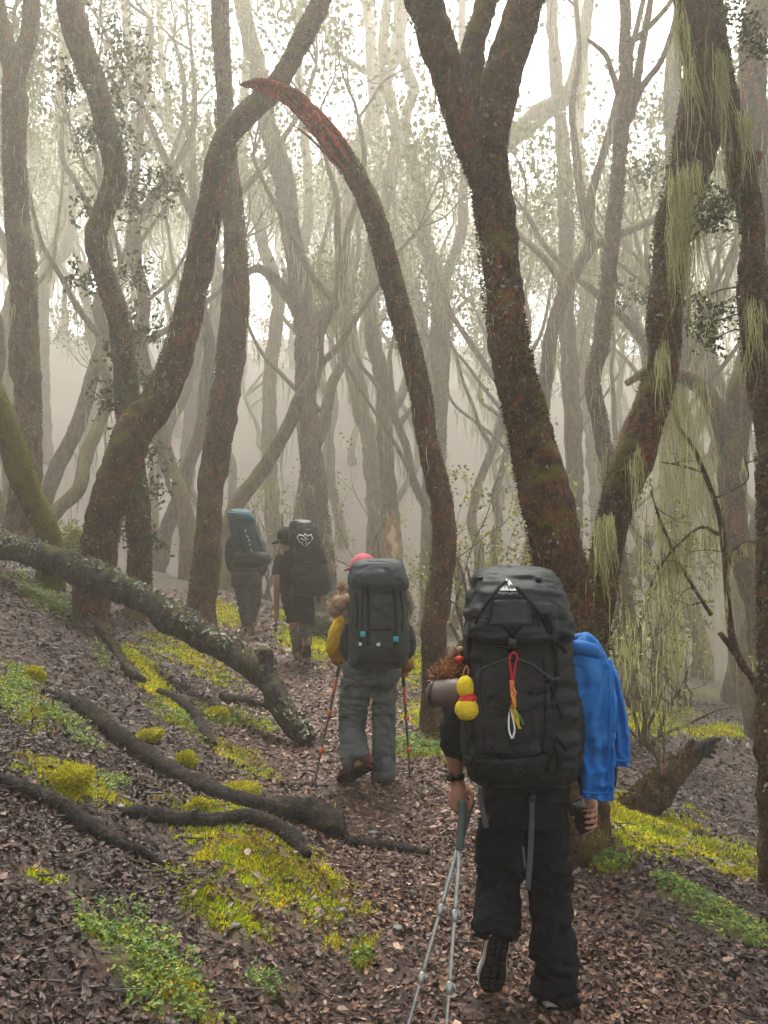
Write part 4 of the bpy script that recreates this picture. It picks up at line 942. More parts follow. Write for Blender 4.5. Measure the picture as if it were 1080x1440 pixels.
PINK = cloth('pink cap cloth', (0.46, 0.10, 0.14), .8); MAROON = mat_plain('maroon boot', (0.075, 0.014, 0.016), .6, .3, .3, 40, .3); TAN_BOOT = mat_plain('tan boot', (0.13, 0.065, 0.035), .7, .3, .3, 40, .3)
CYAN = mat_plain('cyan buckle', (0.03, 0.30, 0.42), .45, .4, .1); PLASTIC = mat_plain('black plastic', (0.008, 0.008, 0.009), .4, .45, .1); GRIPM = mat_plain('grey pole grip', (0.065, 0.085, 0.085), .7, .3, .15, 60, .2)
SILVER = mat_plain('worn aluminium', (0.30, 0.32, 0.31), .35, .5, .2, 40, .05, .6); POLE_DARK = mat_plain('dark pole', (0.03, 0.025, 0.03), .4, .5, .2, 40, 0, .3); POLE_ORANGE = mat_plain('orange pole', (0.42, 0.085, 0.02), .5, .4, .15, 40)
RED = mat_plain('red plastic', (0.50, 0.012, 0.012), .5, .4, .1); TAUPE = mat_plain('taupe roll', (0.115, 0.085, 0.070), .5, .4, .12, 14, .1); BEIGE = mat_plain('beige plush', (0.36, 0.26, 0.18), .95, .1, .25, 60, .5)
GLASS_BLACK = mat_plain('phone glass', (0.006, 0.006, 0.008), .12, .5, .05)

def raydir(px, py):
    d = at(px, py, 1.0) - np.array([0, 0, CAM_Z]); return d
def bvh_of(g):
    v = np.concatenate(g.v); f = [tuple(r) for a in g.f4 for r in a] + [tuple(r) for a in g.f3 for r in a]
    return BVHTree.FromPolygons([tuple(p) for p in v], f)
def on(bv, px, py, lift=0.0, Yd=None):
    d = raydir(px, py); h = bv.ray_cast(Vector((0, 0, CAM_Z)), Vector(d).normalized(), 60)
    if h[0] is None: return at(px, py, Yd), np.array([0, -1., 0])
    n = np.array(h[1]); n = n if n.dot(d) < 0 else -n
    return np.array(h[0]) + n * lift, n
def strap(bv, pts, w, th=.003, Yd=None, n=5, lift=.003):
    pp = crom(np.array([p[:2] for p in pts], dtype=float), n); L = []; Nn = []
    for p in pp:
        a, b = on(bv, p[0], p[1], lift, Yd); L.append(a); Nn.append(b)
    L = np.array(L); Nn = np.array(Nn)
    k = np.array([.25, .5, .25])
    for _ in range(2):
        if len(L) > 4:
            L[1:-1] = .25 * L[:-2] + .5 * L[1:-1] + .25 * L[2:]; Nn[1:-1] = .25 * Nn[:-2] + .5 * Nn[1:-1] + .25 * Nn[2:]
    T = np.gradient(L, axis=0); S = np.cross(T, Nn); S /= np.linalg.norm(S, axis=1)[:, None] + 1e-9; Nn /= np.linalg.norm(Nn, axis=1)[:, None]
    Wd = np.broadcast_to(np.asarray(w, dtype=float), (len(L),))[:, None] / 2
    v = np.stack([L - S * Wd - Nn * th, L - S * Wd * .9 + Nn * th, L + S * Wd * .9 + Nn * th, L + S * Wd - Nn * th], 1).reshape(-1, 3)
    e = len(L) * 4
    return Geo().add(v, np.vstack([ring_faces(len(L), 4), [[3, 2, 1, 0], [e - 4, e - 3, e - 2, e - 1]]]))
def panel(bv, xl, xr, yt, yb, nu=24, nv=20, lift=.006, th=.008, fold=0.0, seed=0, Yd=None):
    """a sewn panel lying on a pack: xl, xr, yt, yb are functions of the other parameter or numbers"""
    f = lambda q, t: q(t) if callable(q) else q
    V = np.zeros((nv, nu, 3)); Nn = np.zeros((nv, nu, 3))
    for i in range(nv):
        for j in range(nu):
            u = j / (nu - 1); v = i / (nv - 1); x = f(xl, v) * (1 - u) + f(xr, v) * u; y = f(yt, u) * (1 - v) + f(yb, u) * v
            e = min(u, 1 - u, v, 1 - v); a, b = on(bv, x, y, 0, Yd); V[i, j] = a + b * (lift * (1 if e > .01 else -.6)); Nn[i, j] = b
    if fold: V = V + Nn * (fold * (fbm(V * [26, 26, 12], seed, 3))[..., None])
    a = V.reshape(-1, 3); q = ring_faces(nv, nu, closed=False)
    return Geo().add(a, q[:, ::-1])
def flat(bv, pts, lift=.004, Yd=None):
    """small printed shape: polygon fan on the surface"""
    L = np.array([on(bv, x, y, lift, Yd)[0] for x, y in pts]); c = L.mean(0); k = len(L)
    return Geo().add(np.vstack([L, c]), None, [[(i + 1) % k, i, k] for i in range(k)])
def ink(bv, pts, wpx, Y, lift=.004, closed=False):
    """printed stroke"""
    if closed: pts = list(pts) + [pts[0]]
    g = Geo()
    P = np.array([on(bv, x, y, lift, Y)[0] for x, y in pts]); 
    return sweep(P, wpx * .5 * Y / FPX, .0012, seg=4, up=(1, .01, .3)) if len(P) > 1 else g
def LP(rows, Y, seg=18, n=5, kd=1.0, exps=2.0, circ=False):
    Q = np.array([[*at(r[0], r[1], Y + (r[3] if len(r) > 3 else 0)), .5 * r[2] * Y / FPX, kd if len(r) < 5 else r[4]] for r in rows]); S = crom(Q, n)
    return sweep(S[:, :3], np.maximum(S[:, 3], .002), np.maximum(S[:, 3] * S[:, 4], .002), seg=seg, up=None if circ else (1, 0, 0), exps=exps)
def wr(v, n, amp, f=(9, 9, 22), seed=0, where=None):
    a = fbm(v * np.array(f) + 3 * noise3(v * 4, seed + 3)[:, None], seed, 3); r = (1 - np.abs(a) * 3.2) * amp * 1.2
    return v + n * (r if where is None else r * where(v))[:, None]
def skinned(name, pieces, voxel, mat, parent, smooth=4, wrinkle=None, origin=None):
    g = Geo()
    for p in pieces: g.merge(p)
    v, n, q, t = remesh(g, voxel, smooth)
    if wrinkle: v = wr(v, n, *wrinkle)
    return Geo().add(v, q if len(q) else None, t if len(t) else None).build(name, mat, parent, origin=origin)
def shoe(heel, toe, upv, L, w, mat, sole, parent, tread=False, mid=None, high=1.0):
    """shoe > sole; heel and toe at sole level"""
    h = np.asarray(heel, dtype=float); f = np.asarray(toe, dtype=float) - h; f /= np.linalg.norm(f); u = np.asarray(upv, dtype=float); u = u - f * u.dot(f); u /= np.linalg.norm(u); s = np.cross(f, u)
    ts = np.array([0, .06, .2, .35, .5, .68, .85, .96, 1.0]); ws = np.array([.55, .72, .80, .78, .84, 1.0, .92, .62, .3]) * w; hs = np.array([.7, 1.0, 1.1, 1.05, .8, .62, .52, .4, .15]) * .095 * high
    S = crom(np.stack([ts * L, ws, hs], 1), 4); P = h + f * S[:, :1] + u * (S[:, 2:3] * .5 + .022)
    a = np.linspace(0, 2 * np.pi, 16, endpoint=False); ca = np.sign(np.cos(a)) * np.abs(np.cos(a)) ** .75; sa = np.sign(np.sin(a)) * np.abs(np.sin(a)) ** .75
    V = P[:, None] + s * (ca[None, :, None] * S[:, 1][:, None, None] * .5 * (1 - .25 * np.clip(sa, 0, 1))[None, :, None]) + u * (sa[None, :, None] * S[:, 2][:, None, None] * .5)
    v = V.reshape(-1, 3); k = len(S); tr = []
    for b, o in ((0, 0), ((k - 1) * 16, 1)):
        tr += [[b, b + (i + 1 if not o else i), b + (i if not o else i + 1)] for i in range(1, 15)]
    sh = Geo().add(v, ring_faces(k, 16), tr).build('shoe', mat, parent)
    def slab(z0, z1, gro, m, nm, par):
        W = S[:, 1] * .5 * gro; pr = []
        for z in (z0, z1): pr += [(h + f * (S[:, :1] * 1.02 - .005) - s * W[:, None] + u * z), (h + f * (S[:, :1] * 1.02 - .005) + s * W[:, None] + u * z)]
        v = np.stack(pr, 1).reshape(-1, 3); q = []
        for i in range(k - 1):
            b = i * 4; c = b + 4; q += [[b, c, c + 1, b + 1], [b + 2, b + 3, c + 3, c + 2], [b, b + 2, c + 2, c], [b + 1, c + 1, c + 3, b + 3]]
        q += [[0, 1, 3, 2], [4 * k - 4, 4 * k - 2, 4 * k - 1, 4 * k - 3]]
        return Geo().add(v, q).build(nm, m, par)
    if mid is not None: slab(.008, .036, 1.15, mid, 'midsole', sh)
    slab(0, .014, 1.02, sole, 'sole', sh)
    if tread:
        g = Geo()
        for i in range(9):
            t = .05 + i * .105; W = np.interp(t, ts, ws) * .5
            for j, sd in enumerate((-.62, 0, .62)):
                if abs(t - .43) < .09 and j == 1: continue
                R_ = np.stack([s, f, u], 1); g.merge(box(h + f * t * L + s * sd * W - u * .004, (W * .48, L * .065, .010), R_, .002))
        tag(g.build('tread', RUBBER, sh), kind='stuff')
    return sh
def finger(pts, r): return pipe(pts, np.linspace(r, r * .78, len(pts)), seg=9, n=4)
def pole(name, label, top, tip, group, grip, shaft, clamp, grip_len=.16, r=.0085, orange=None):
    top = np.asarray(top); tip = np.asarray(tip); d = tip - top; L = np.linalg.norm(d); d /= L
    o = thing(name, label, 'trekking pole', tip, group); P = lambda t: top + d * t
    sweep(crom(np.array([[*P(-.02), .017], [*P(0), .020], [*P(.03), .016], [*P(.07), .0175], [*P(.11), .0155], [*P(grip_len), .014], [*P(grip_len + .01), .008]]), 4)[:, :3], crom(np.array([[.010], [.020], [.016], [.0175], [.0155], [.015], [.009]]).repeat(1, 1), 4)[:, 0], seg=12).build('grip', grip, o)
    cuts = [grip_len, grip_len + (L - grip_len) * .34, grip_len + (L - grip_len) * .68, L - .02]
    for i in range(3): pipe([P(cuts[i]), P(cuts[i + 1])], r * (1 - .13 * i), seg=10).build('shaft', (orange if orange and i == 0 else shaft), o)
    for i in (1, 2):
        c = sweep(np.array([P(cuts[i] - .022), P(cuts[i] - .018), P(cuts[i] + .018), P(cuts[i] + .022)]), [r * 1.1, r * 1.55, r * 1.55, r * 1.1], seg=10)
        c.merge(box(P(cuts[i]) + [r * 2, 0, 0], (.012, .014, .03), None, .003)); c.build('clamp', clamp, o)
    pipe([P(L - .04), P(L - .035), P(L - .03)], [.008, .026, .008], seg=12, n=2).build('basket', PLASTIC, o); pipe([P(L - .03), P(L + .02)], [.006, .003], seg=8).build('tip', SILVER, o)
    return o

# ================= the nearest hiker
F = hits(780, 1413); Y = float(F[1])
man = thing('person', 'nearest person walking away up the path in black trousers and charcoal shirt', 'person', F)
T = lambda rows, **k: LP(rows, Y, **k)
q = lambda x, y, d=0: at(x, y, Y + d)
u = Y / FPX    # metres per photo pixel at this distance
body = [T([(735, 905, 96, .04, .62), (735, 960, 104, .04, .62), (737, 1020, 92, .03, .66), (738, 1080, 92, .02, .7), (738, 1140, 96, .0, .72)]),
        T([(735, 912, 40, .07), (735, 880, 36, .09), (735, 862, 36, .11)]), ball(q(735, 842, .12), (26 * u, 31 * u, 36 * u), 22, 16),
        ball(q(735, 850, .2), (6 * u, 8 * u, 9 * u), 8, 6), ball(q(708, 845, .12), (3 * u, 6 * u, 9 * u), 8, 6), ball(q(762, 845, .12), (3 * u, 6 * u, 9 * u), 8, 6),
        T([(690, 918, 40, .04), (664, 925, 38, .03), (650, 970, 32, 0), (640, 1030, 28, -.03), (640, 1065, 25, -.02), (641, 1092, 19, .01), (645, 1104, 20, .02)], circ=True),
        T([(780, 918, 40, .04), (806, 925, 38, .03), (824, 975, 32, 0), (834, 1035, 28, -.03), (832, 1080, 24, .0), (828, 1112, 19, .03), (826, 1122, 20, .04)], circ=True)]
for rows in ([(715, 1130, 52, .02), (704, 1180, 48, .07), (702, 1235, 38, .10), (698, 1275, 36, .02), (699, 1312, 22, -.04)], [(760, 1130, 52, .0), (770, 1190, 48, .02), (775, 1255, 38, .05), (777, 1310, 36, .0), (780, 1395, 24, .0)]): body.append(T(rows))
# left hand closed on the two grips, right hand on the phone
body.append(pipe([q(645, 1100, .01), q(646, 1112, .01), q(645, 1126, .0)], [.026, .036, .034], seg=14, n=4))
for i, x in enumerate((633, 640.5, 648, 655)):
    z = (1126, 1130, 1131, 1128)[i]; body.append(finger([q(x + 1, z - 12, .0), q(x, z, -.024), q(x + 3, z + 11, -.028), q(x + 9, z + 14, -.008), q(x + 12, z + 9, .012)], .0098))
body.append(finger([q(655, 1106, .0), q(663, 1116, -.022), q(664, 1127, -.032), q(660, 1136, -.03)], .011))
body.append(pipe([q(827, 1118, .03), q(829, 1130, .02), q(829, 1146, .0)], [.024, .035, .032], seg=14, n=4))
for i, z in enumerate((1136, 1144.5, 1153, 1161)):
    body.append(finger([q(833, z - 10, .02), q(838, z - 2, -.01), q(834, z + 3, -.045), q(825, z + 4, -.058), q(819 + i, z + 3, -.05)], .0086))
body.append(finger([q(822, 1120, .02), q(811, 1130, -.01), q(806, 1143, -.02), q(806, 1152, -.035)], .0105))
skinned('body', body, .006, SKIN, man, 3)
ball(q(735, 834, .115), (28 * u, 33 * u, 33 * u), 22, 14, bump=.08, freq=4).build('hair', HAIR, man)
skinned('shirt', [T([(735, 893, 60, .05, .7), (735, 905, 128, .03, .55), (735, 960, 128, .03, .56), (737, 1030, 116, .02, .62), (738, 1100, 118, .01, .66), (738, 1128, 118, .0, .66)]),
                  T([(690, 912, 50, .04), (660, 925, 48, .03), (647, 970, 44, 0), (642, 1030, 42, -.03), (641, 1064, 37, -.02)], circ=True), T([(780, 912, 50, .04), (810, 925, 48, .03), (826, 975, 42, 0), (835, 1040, 38, -.03), (833, 1078, 34, -.01)], circ=True)], .010, DARK_SHIRT, man, 3, (.008, (8, 8, 18), 5))
hem = lambda v: .25 + 1.1 * np.clip((F[2] + .42 - v[:, 2]) / .3, 0, 1) + .5 * np.exp(-((v[:, 2] - F[2] - .5) / .12) ** 2)
skinned('trousers', [T([(738, 1095, 104, .0, .75), (738, 1130, 112, .0, .75), (738, 1160, 112, .0, .75)]),
                     T([(710, 1140, 62, .01), (704, 1190, 66, .06), (704, 1235, 60, .09), (700, 1270, 58, .03), (697, 1300, 60, -.03), (696, 1318, 56, -.05)]),
                     T([(765, 1140, 64, .0), (769, 1190, 64, .02), (774, 1250, 56, .04), (776, 1300, 52, .01), (779, 1350, 54, -.01), (780, 1380, 58, -.01), (779, 1402, 56, -.01)])], .009, BLACK, man, 3, (.017, (6, 6, 14), 9, hem))
Gf = float(GROUND(*q(692, 1392, .02)[:2])[0])
toe = q(690, 1394, .03); toe[2] = max(toe[2], Gf + .004); heel = q(703, 1318, -.085); fd = toe - heel
shoe(heel, toe, np.cross(np.array([1., 0, .12]), fd) * (1 if np.cross(np.array([1., 0, .12]), fd)[1] > 0 else -1), np.linalg.norm(fd) * 1.03, .105, RUBBER, RUBBER, man, True, PALE_RUBBER)
h2 = q(780, 1412, -.045); h2[2] = float(GROUND(h2[0], h2[1])[0]) + .004; t2 = h2 + np.array([.03, .27, 0]); t2[2] = float(GROUND(t2[0], t2[1])[0]) + .004
shoe(h2, t2, (0, 0, 1), .28, .105, RUBBER, RUBBER, man, False, PALE_RUBBER)
w_ = thing('wristwatch', 'black watch on the left wrist of the nearest person', 'watch', q(640.5, 1091, .01))
c0 = q(641, 1091, .006); 
sweep(np.array([c0 + [0, 0, -.014], c0 + [0, 0, -.012], c0 + [0, 0, .012], c0 + [0, 0, .014]]), [.033, .037, .037, .033], seg=20).build('strap', PLASTIC, w_); box(c0 + [-.026, -.026, 0], (.024, .03, .036), Matrix.Rotation(.75, 3, 'Z'), .006).build('case', PLASTIC, w_)
ph = thing('phone', 'black mobile phone held in the right hand of the nearest person', 'phone', q(815, 1150))
Rp = np.array(Matrix.Rotation(-.42, 3, 'Y') @ Matrix.Rotation(.25, 3, 'X')); pc = q(817, 1148, -.022)
box(pc, (.074, .010, .150), Rp, .004).build('case', PLASTIC, ph); box(pc + Rp @ np.array([0, -.0062, 0]), (.068, .003, .143), Rp, .001).build('screen', GLASS_BLACK, ph)
box(pc + Rp @ np.array([0, 0, -.0755]), (.06, .008, .003), Rp, .001).build('edge', SILVER, ph)

# ---- the big black pack
pk = thing('backpack', 'huge black backpack with white mountain emblem on the nearest person', 'backpack', q(735, 1108, -.3))
def bag(rows, Yp, exps=2.7, seg=56, n=9, amp=.006, f=(10, 10, 26), seed=0):
    """rows: py, centre px, half width px, half depth m, depth offset m"""
    Q = np.array([[*at(c, y, Yp + o), hw * Yp / FPX, hd] for y, c, hw, hd, o in rows]); S = crom(Q, n)
    al = np.linspace(0, 2 * np.pi, seg, endpoint=False); ca = np.sign(np.cos(al)) * np.abs(np.cos(al)) ** (2 / exps); sa = np.sign(np.sin(al)) * np.abs(np.sin(al)) ** (2 / exps)
    D = np.stack([ca[None] * np.maximum(S[:, 3:4], .003), -sa[None] * np.maximum(S[:, 4:5], .003), 0 * ca[None] * S[:, 3:4]], -1)
    v = (S[:, None, :3] + D).reshape(-1, 3); v = np.vstack([v, S[:1, :3], S[-1:, :3]]); b = len(S) * seg; j = np.arange(seg); k = (j + 1) % seg
    g = Geo().add(v, ring_faces(len(S), seg)[:, ::-1], np.vstack([np.stack([j, k, np.full(seg, b)], -1)[:, ::-1], np.stack([b - seg + k, b - seg + j, np.full(seg, b + 1)], -1)[:, ::-1]]))
    c = np.vstack([np.repeat(S[:, :3], seg, 0), S[:1, :3], S[-1:, :3]]); d = v - c; d = d / (np.linalg.norm(d, axis=1)[:, None] + 1e-9)
    a1 = fbm(v * np.array(f) + 2.5 * noise3(v * 5, seed + 3)[:, None], seed, 3); a2 = fbm(v * np.array(f) * 2.2 + 2 * noise3(v * 9, seed + 4)[:, None], seed + 9, 2)
    g.v[0] = v + d * ((1 - np.abs(a1) * 3.0) * amp + (1 - np.abs(a2) * 3) * amp * .35 - amp * .5)[:, None]
    return g
Yp = Y - .30
mainb = bag([(845, 728, 60, .11, .02), (862, 728, 70, .135, .01), (905, 728, 74, .15, 0), (950, 730, 75, .155, -.01), (1000, 733, 77, .155, -.01), (1045, 734, 78, .15, -.01), (1075, 734, 76, .14, 0), (1096, 734, 69, .12, .01), (1106, 734, 56, .09, .015), (1110, 734, 36, .05, .02)], Yp, seed=3, amp=.012, f=(8, 8, 22))
mainb.build('bag', PACK_BLACK, pk)
lid = bag([(796, 722, 22, .04, .04), (799, 722, 42, .08, .03), (808, 723, 56, .12, .01), (828, 724, 64, .155, -.02), (852, 726, 69, .175, -.04), (876, 728, 73, .18, -.045), (893, 729, 73, .175, -.045), (903, 729, 66, .155, -.035), (907, 729, 50, .12, -.03)], Yp, seed=8, amp=.014, f=(6, 6, 15))
lido = lid.build('lid', PACK_LID, pk)
BV = bvh_of(Geo().merge(mainb).merge(lid)); Yf = Yp - .15
skin_ = lambda pts, w, **k: strap(BV, pts, w * u, Yd=Yf, **k)
panel(BV, lambda v: 666 + 2 * v, lambda v: 775 + 4 * v, lambda t: 950 - 26 * math.sin(min(t * 1.25, 1) * math.pi) ** 1 + 8 * t, 1062, 34, 26, .012, fold=.022, seed=4, Yd=Yf).build('front_pocket', PACK_MESH, pk)
panel(BV, 664, 806 - 40, 1066, lambda t: 1100, 26, 10, .010, fold=.006, seed=6, Yd=Yf).build('bottom_panel', PACK_BLACK, pk)
panel(BV, lambda v: 692 - 10 * v, lambda v: 742 + 14 * v, lambda t: 842, 882, 18, 12, .010, fold=.006, seed=16, Yd=Yf).build('lid_pocket', PACK_LID, pk)
sp = bag([(968, 798, 10, .05, .02), (985, 799, 17, .085, .0), (1020, 800, 19, .095, 0), (1060, 800, 19, .09, 0), (1085, 797, 15, .07, 0), (1094, 793, 8, .04, 0)], Yp + .02, 2.3, 26, 6, .006, seed=12); sp.build('side_pocket', PACK_MESH, pk)
bag([(968, 668, 6, .05, .02), (985, 664, 12, .085, .0), (1030, 662, 14, .09, 0), (1070, 664, 12, .07, 0), (1086, 668, 6, .04, 0)], Yp + .03, 2.3, 22, 5, .006, seed=13).build('side_pocket', PACK_MESH, pk)
for pts, w in (([(668, 878), (682, 852), (700, 830), (712, 818)], 4), ([(726, 826), (744, 846), (762, 868), (772, 890)], 4), ([(667, 866), (700, 872), (735, 868), (775, 862)], 3), ([(719, 880), (720, 895), (721, 912), (722, 926)], 8), ([(704, 876), (714, 886), (720, 892)], 4), ([(737, 876), (728, 886), (722, 892)], 4), ([(768, 862), (776, 890), (781, 925), (783, 950)], 7), ([(783, 946), (779, 975), (772, 1000), (768, 1030)], 6), ([(770, 955), (782, 985), (790, 1010)], 5), ([(662, 880), (660, 920), (661, 960), (664, 1000)], 7), ([(672, 1055), (700, 1062), (730, 1064), (760, 1060)], 5), ([(690, 1050), (705, 1066), (712, 1082)], 4), ([(742, 1046), (760, 1048), (775, 1052)], 5), ([(772, 1030), (780, 1050), (786, 1068), (784, 1084)], 5), ([(784, 1036), (776, 1060), (768, 1085)], 4)):
    skin_(pts, w).build('strap', WEB, pk)
for pts, w in (([(667, 900), (700, 905), (735, 906), (775, 901)], 1.6), ([(694, 845), (690, 865), (684, 882)], 1.4), ([(742, 845), (750, 864), (757, 882)], 1.4), ([(692, 843), (716, 841), (742, 843)], 1.4), ([(680, 925), (678, 960), (682, 1000), (684, 1058)], 1.4), ([(762, 925), (766, 970), (764, 1020), (762, 1058)], 1.4), ([(670, 950), (690, 935), (712, 926), (735, 928), (757, 942), (776, 957)], 2.2), ([(690, 990), (715, 1000), (740, 998), (764, 986)], 1.3)): skin_(pts, w, lift=.014).build('seam', WEB_GREY if w > 2 else WEB, pk)
for yy in (905, 1040): skin_([(783, yy), (790, yy + 6), (796, yy + 14)], 5).build('strap', WEB, pk)
a, n = on(BV, 721, 900, .012, Yf); box(a, (9 * u, .012, 14 * u), None, .003).build('buckle', PLASTIC, pk)
for x, y in ((676, 815), (757, 815), (782, 955), (752, 1050)):
    a, n = on(BV, x, y, .006, Yf); box(a, (7 * u, .010, 5 * u), None, .002).build('buckle', PLASTIC, pk)
skin_([(768, 1012), (765, 1022), (762, 1031)], 2.5).build('zip_pull', WEB_GREY, pk)
# emblem: two white peaks over a line of small letters
em = Geo()
for tri_ in ([(702, 831), (712, 814), (714, 818), (709, 827), (712, 831)], [(714, 820), (716, 816), (726, 831), (717, 831)], [(712, 824), (716, 831), (710, 831)]): em.merge(flat(BV, tri_, .004, Yf))
em.build('emblem', WHITE, lido)
tx = Geo(); x = 701.5
for k in range(9):
    for (x0, y0, x1, y1) in (((0, 0, 0, 2.4), (0, 0, 1.7, 0)), ((0, 0, 0, 2.4), (1.7, 0, 1.7, 2.4)), ((.8, 0, .8, 2.4), (0, 2.4, 1.7, 2.4)))[k % 3]:
        tx.merge(ink(BV, [(x + x0, 833.4 + y0), (x + x1 + .01, 833.4 + y1)], .7, Yf))
    x += 3.0
tag(tx.build('lettering', WHITE, lido), kind='stuff')
ink(BV, [(721, 1084), (723, 1076), (729, 1073), (733, 1077), (729, 1081), (724, 1084), (729, 1087), (735, 1085), (737, 1079)], 1.3, Yf, .016).build('emblem', WEB_GREY, pk)
for pts, w in (([(676, 1108), (677, 1128), (681, 1150), (684, 1164)], 7), ([(748, 1110), (748, 1150), (746, 1200), (742, 1252)], 7), ([(735, 1190), (737, 1205), (739, 1222)], 3.5)):
    P = np.array([q(x, y, -.22 - .02 * i) for i, (x, y) in enumerate(pts)]); S = crom(P, 6)
    sweep(S, .5 * w * u, .0022, seg=8, up=(1, 0, 0), exps=4).build('hanging_strap', WEB_GREY, pk)
a = q(748, 1122, -.23); box(a, (9 * u, .010, 10 * u), None, .002).build('buckle', PLASTIC, pk); a = q(683, 1150, -.25); box(a, (9 * u, .010, 9 * u), None, .002).build('buckle', PLASTIC, pk)
for sx in (690, 782): T([(sx, 900, 20, -.10), (sx, 888, 20, .02), (sx, 900, 20, .15), (sx, 960, 18, .17), (sx + (8 if sx > 700 else -8), 1030, 14, .05)], circ=True).build('shoulder_strap', WEB, pk)

# ---- things hung on the pack
cd = thing('braided_cord', 'braided red and yellow cord dangling from the middle of the huge black pack', 'cord', on(BV, 720, 920, .01, Yf)[0])
cm = {'r': mat_plain('red cord', (0.42, 0.012, 0.03), .8), 'o': mat_plain('orange cord', (0.50, 0.17, 0.05), .8), 'y': mat_plain('yellow cord', (0.55, 0.42, 0.02), .8), 'g': mat_plain('green cord', (0.05, 0.22, 0.04), .8), 'w': mat_plain('white cord', (0.6, 0.6, 0.58), .8)}
def cordp(pts, c, r=.0032): return pipe([on(BV, x, y, .030, Yf)[0] for x, y in pts], r, seg=7, n=5).build('strand', cm[c], cd)
cordp([(720, 914), (714, 925), (715, 940), (719, 956)], 'r', .0042); cordp([(720, 914), (726, 925), (724, 940), (720, 956)], 'r', .0042)
for k, c in enumerate('oryo'):
    cordp([(719 + 2.6 * math.sin(t * 1.6 + k * 1.57), 954 + 5 * t) for t in range(9)], c, .0036)
for pts, c in (([(719, 992), (716, 1008), (717, 1025), (723, 1037)], 'w'), ([(720, 992), (723, 1008), (725, 1024), (724, 1037)], 'w'), ([(720, 992), (726, 1006), (730, 1022)], 'y'), ([(721, 992), (724, 1008), (729, 1025)], 'y'), ([(721, 992), (729, 1004), (734, 1016)], 'g'), ([(721, 990), (727, 1006), (727, 1016)], 'y')): cordp(pts, c, .0034)
def lobes(name, label, cat, items, origin, group=None):
    o = thing(name, label, cat, origin, group)
    for nm, g, m in items: g.build(nm, m, o)
    return o
YEL = mat_plain('yellow plush', (0.62, 0.47, 0.03), .95, .1, .18, 60, .6); FUR = mat_tint('brown fur', .95, .05, .15)
yb = lambda x, y, d, r: ball(q(x, y, d), np.array(r) * u, 20, 14, bump=.10, freq=2.2, seed=int(x))
lobes('plush_charm', 'yellow stuffed charm with a red band hanging at the left side of the huge pack', 'charm',
      [('upper_lobe', yb(655, 966, -.42, (11, 11, 14)), YEL), ('lower_lobe', yb(657, 997, -.43, (15, 13, 14)), YEL), ('ear', yb(645, 999, -.43, (5, 5, 6)), YEL), ('band', sweep(np.array([q(653, 977, -.42), q(655, 981, -.42), q(660, 988, -.42), q(661, 990, -.42)]), np.array([8, 12, 12.5, 9]) * u, seg=20), RED),
       ('loop', pipe([q(656, 936, -.38), q(652, 946, -.42), q(654, 956, -.42), q(659, 946, -.41), q(657, 936, -.38)], .003, seg=6), ORANGE), ('tag', sweep(np.array([q(669, 998, -.44), q(672, 1004, -.44), q(674, 1010, -.44)]), 2 * u, .002, seg=6), WHITE)], q(655, 975, -.42))
rl = thing('roll', 'smooth taupe roll sticking out sideways from the left of the huge pack', 'roll', q(632, 974, -.3))
P = np.array([q(608, 976, -.30), q(609.5, 976, -.305), q(613, 976, -.31), q(647, 972, -.36), q(650, 972, -.365), q(651, 972, -.365)])
sweep(P, np.array([12, 15, 17, 16.5, 15, 12]) * u, seg=28).build('body', TAUPE, rl); sweep(np.array([q(609, 976, -.31), q(613, 976, -.315)]), 17.4 * u, seg=28).build('rim', PLASTIC, rl)
def furry(name, label, parts, cols, n, size, origin, group=None):
    o = thing(name, label, 'plush toy', origin, group); g = Geo(); f = Geo()
    for c, r in parts:
        b = ball(c, r, 16, 12, bump=.15, freq=2); V = b.v[0]; k = rgl.integers(0, len(V), n); d = (V[k] - c) / np.asarray(r); d /= np.linalg.norm(d, axis=1)[:, None]
        g.merge(b); f.merge(blades(V[k] + rgl.normal(0, .25, (n, 3)) * np.asarray(r) * .4, d, size, rgl, cols, .18))
    for i in range(len(g.c)): g.c[i] = g.c[i] * np.array(cols[0])
    g.build('body', FUR, o, colors=True); tag(f.build('fur', FUR, o, smooth=False, colors=True), kind='stuff'); return o
BRN = [(0.20, 0.075, 0.03), (0.12, 0.045, 0.02), (0.30, 0.14, 0.06), (0.36, 0.26, 0.18)]
m = lambda x, y, d, r: (q(x, y, d), np.array(r) * u)
tw_ = furry('plush_toy', 'furry brown stuffed toy above the taupe roll on the huge pack', [m(632, 945, -.29, (17, 16, 13)), m(618, 953, -.27, (11, 12, 17)), m(643, 932, -.29, (12, 12, 11)), m(648, 918, -.27, (8, 8, 6))], BRN, 900, .016, q(630, 945, -.28))
ball(q(646, 927, -.335), np.array((6, 4, 4)) * u, 10, 8).build('collar', RED, tw_); ball(q(647, 913, -.30), np.array((5, 5, 4)) * u, 10, 8).build('ear', BEIGE, tw_)
bt = thing('bottle', 'bottle with red cap in the right side pocket of the huge pack', 'bottle', q(800, 1000, -.3))
pipe([q(800, 1060, -.30), q(800, 1000, -.31), q(800, 993, -.31)], [.03, .03, .02], seg=16).build('body', PLASTIC, bt); pipe([q(800, 994, -.345), q(800, 980, -.345), q(800, 977, -.345)], [8 * u, 8 * u, 4 * u], seg=16).build('cap', RED, bt)
pipe([q(795, 980, -.35), q(796, 967, -.36), q(804, 966, -.36), q(805, 978, -.35)], .003, seg=6).build('loop', RED, bt)

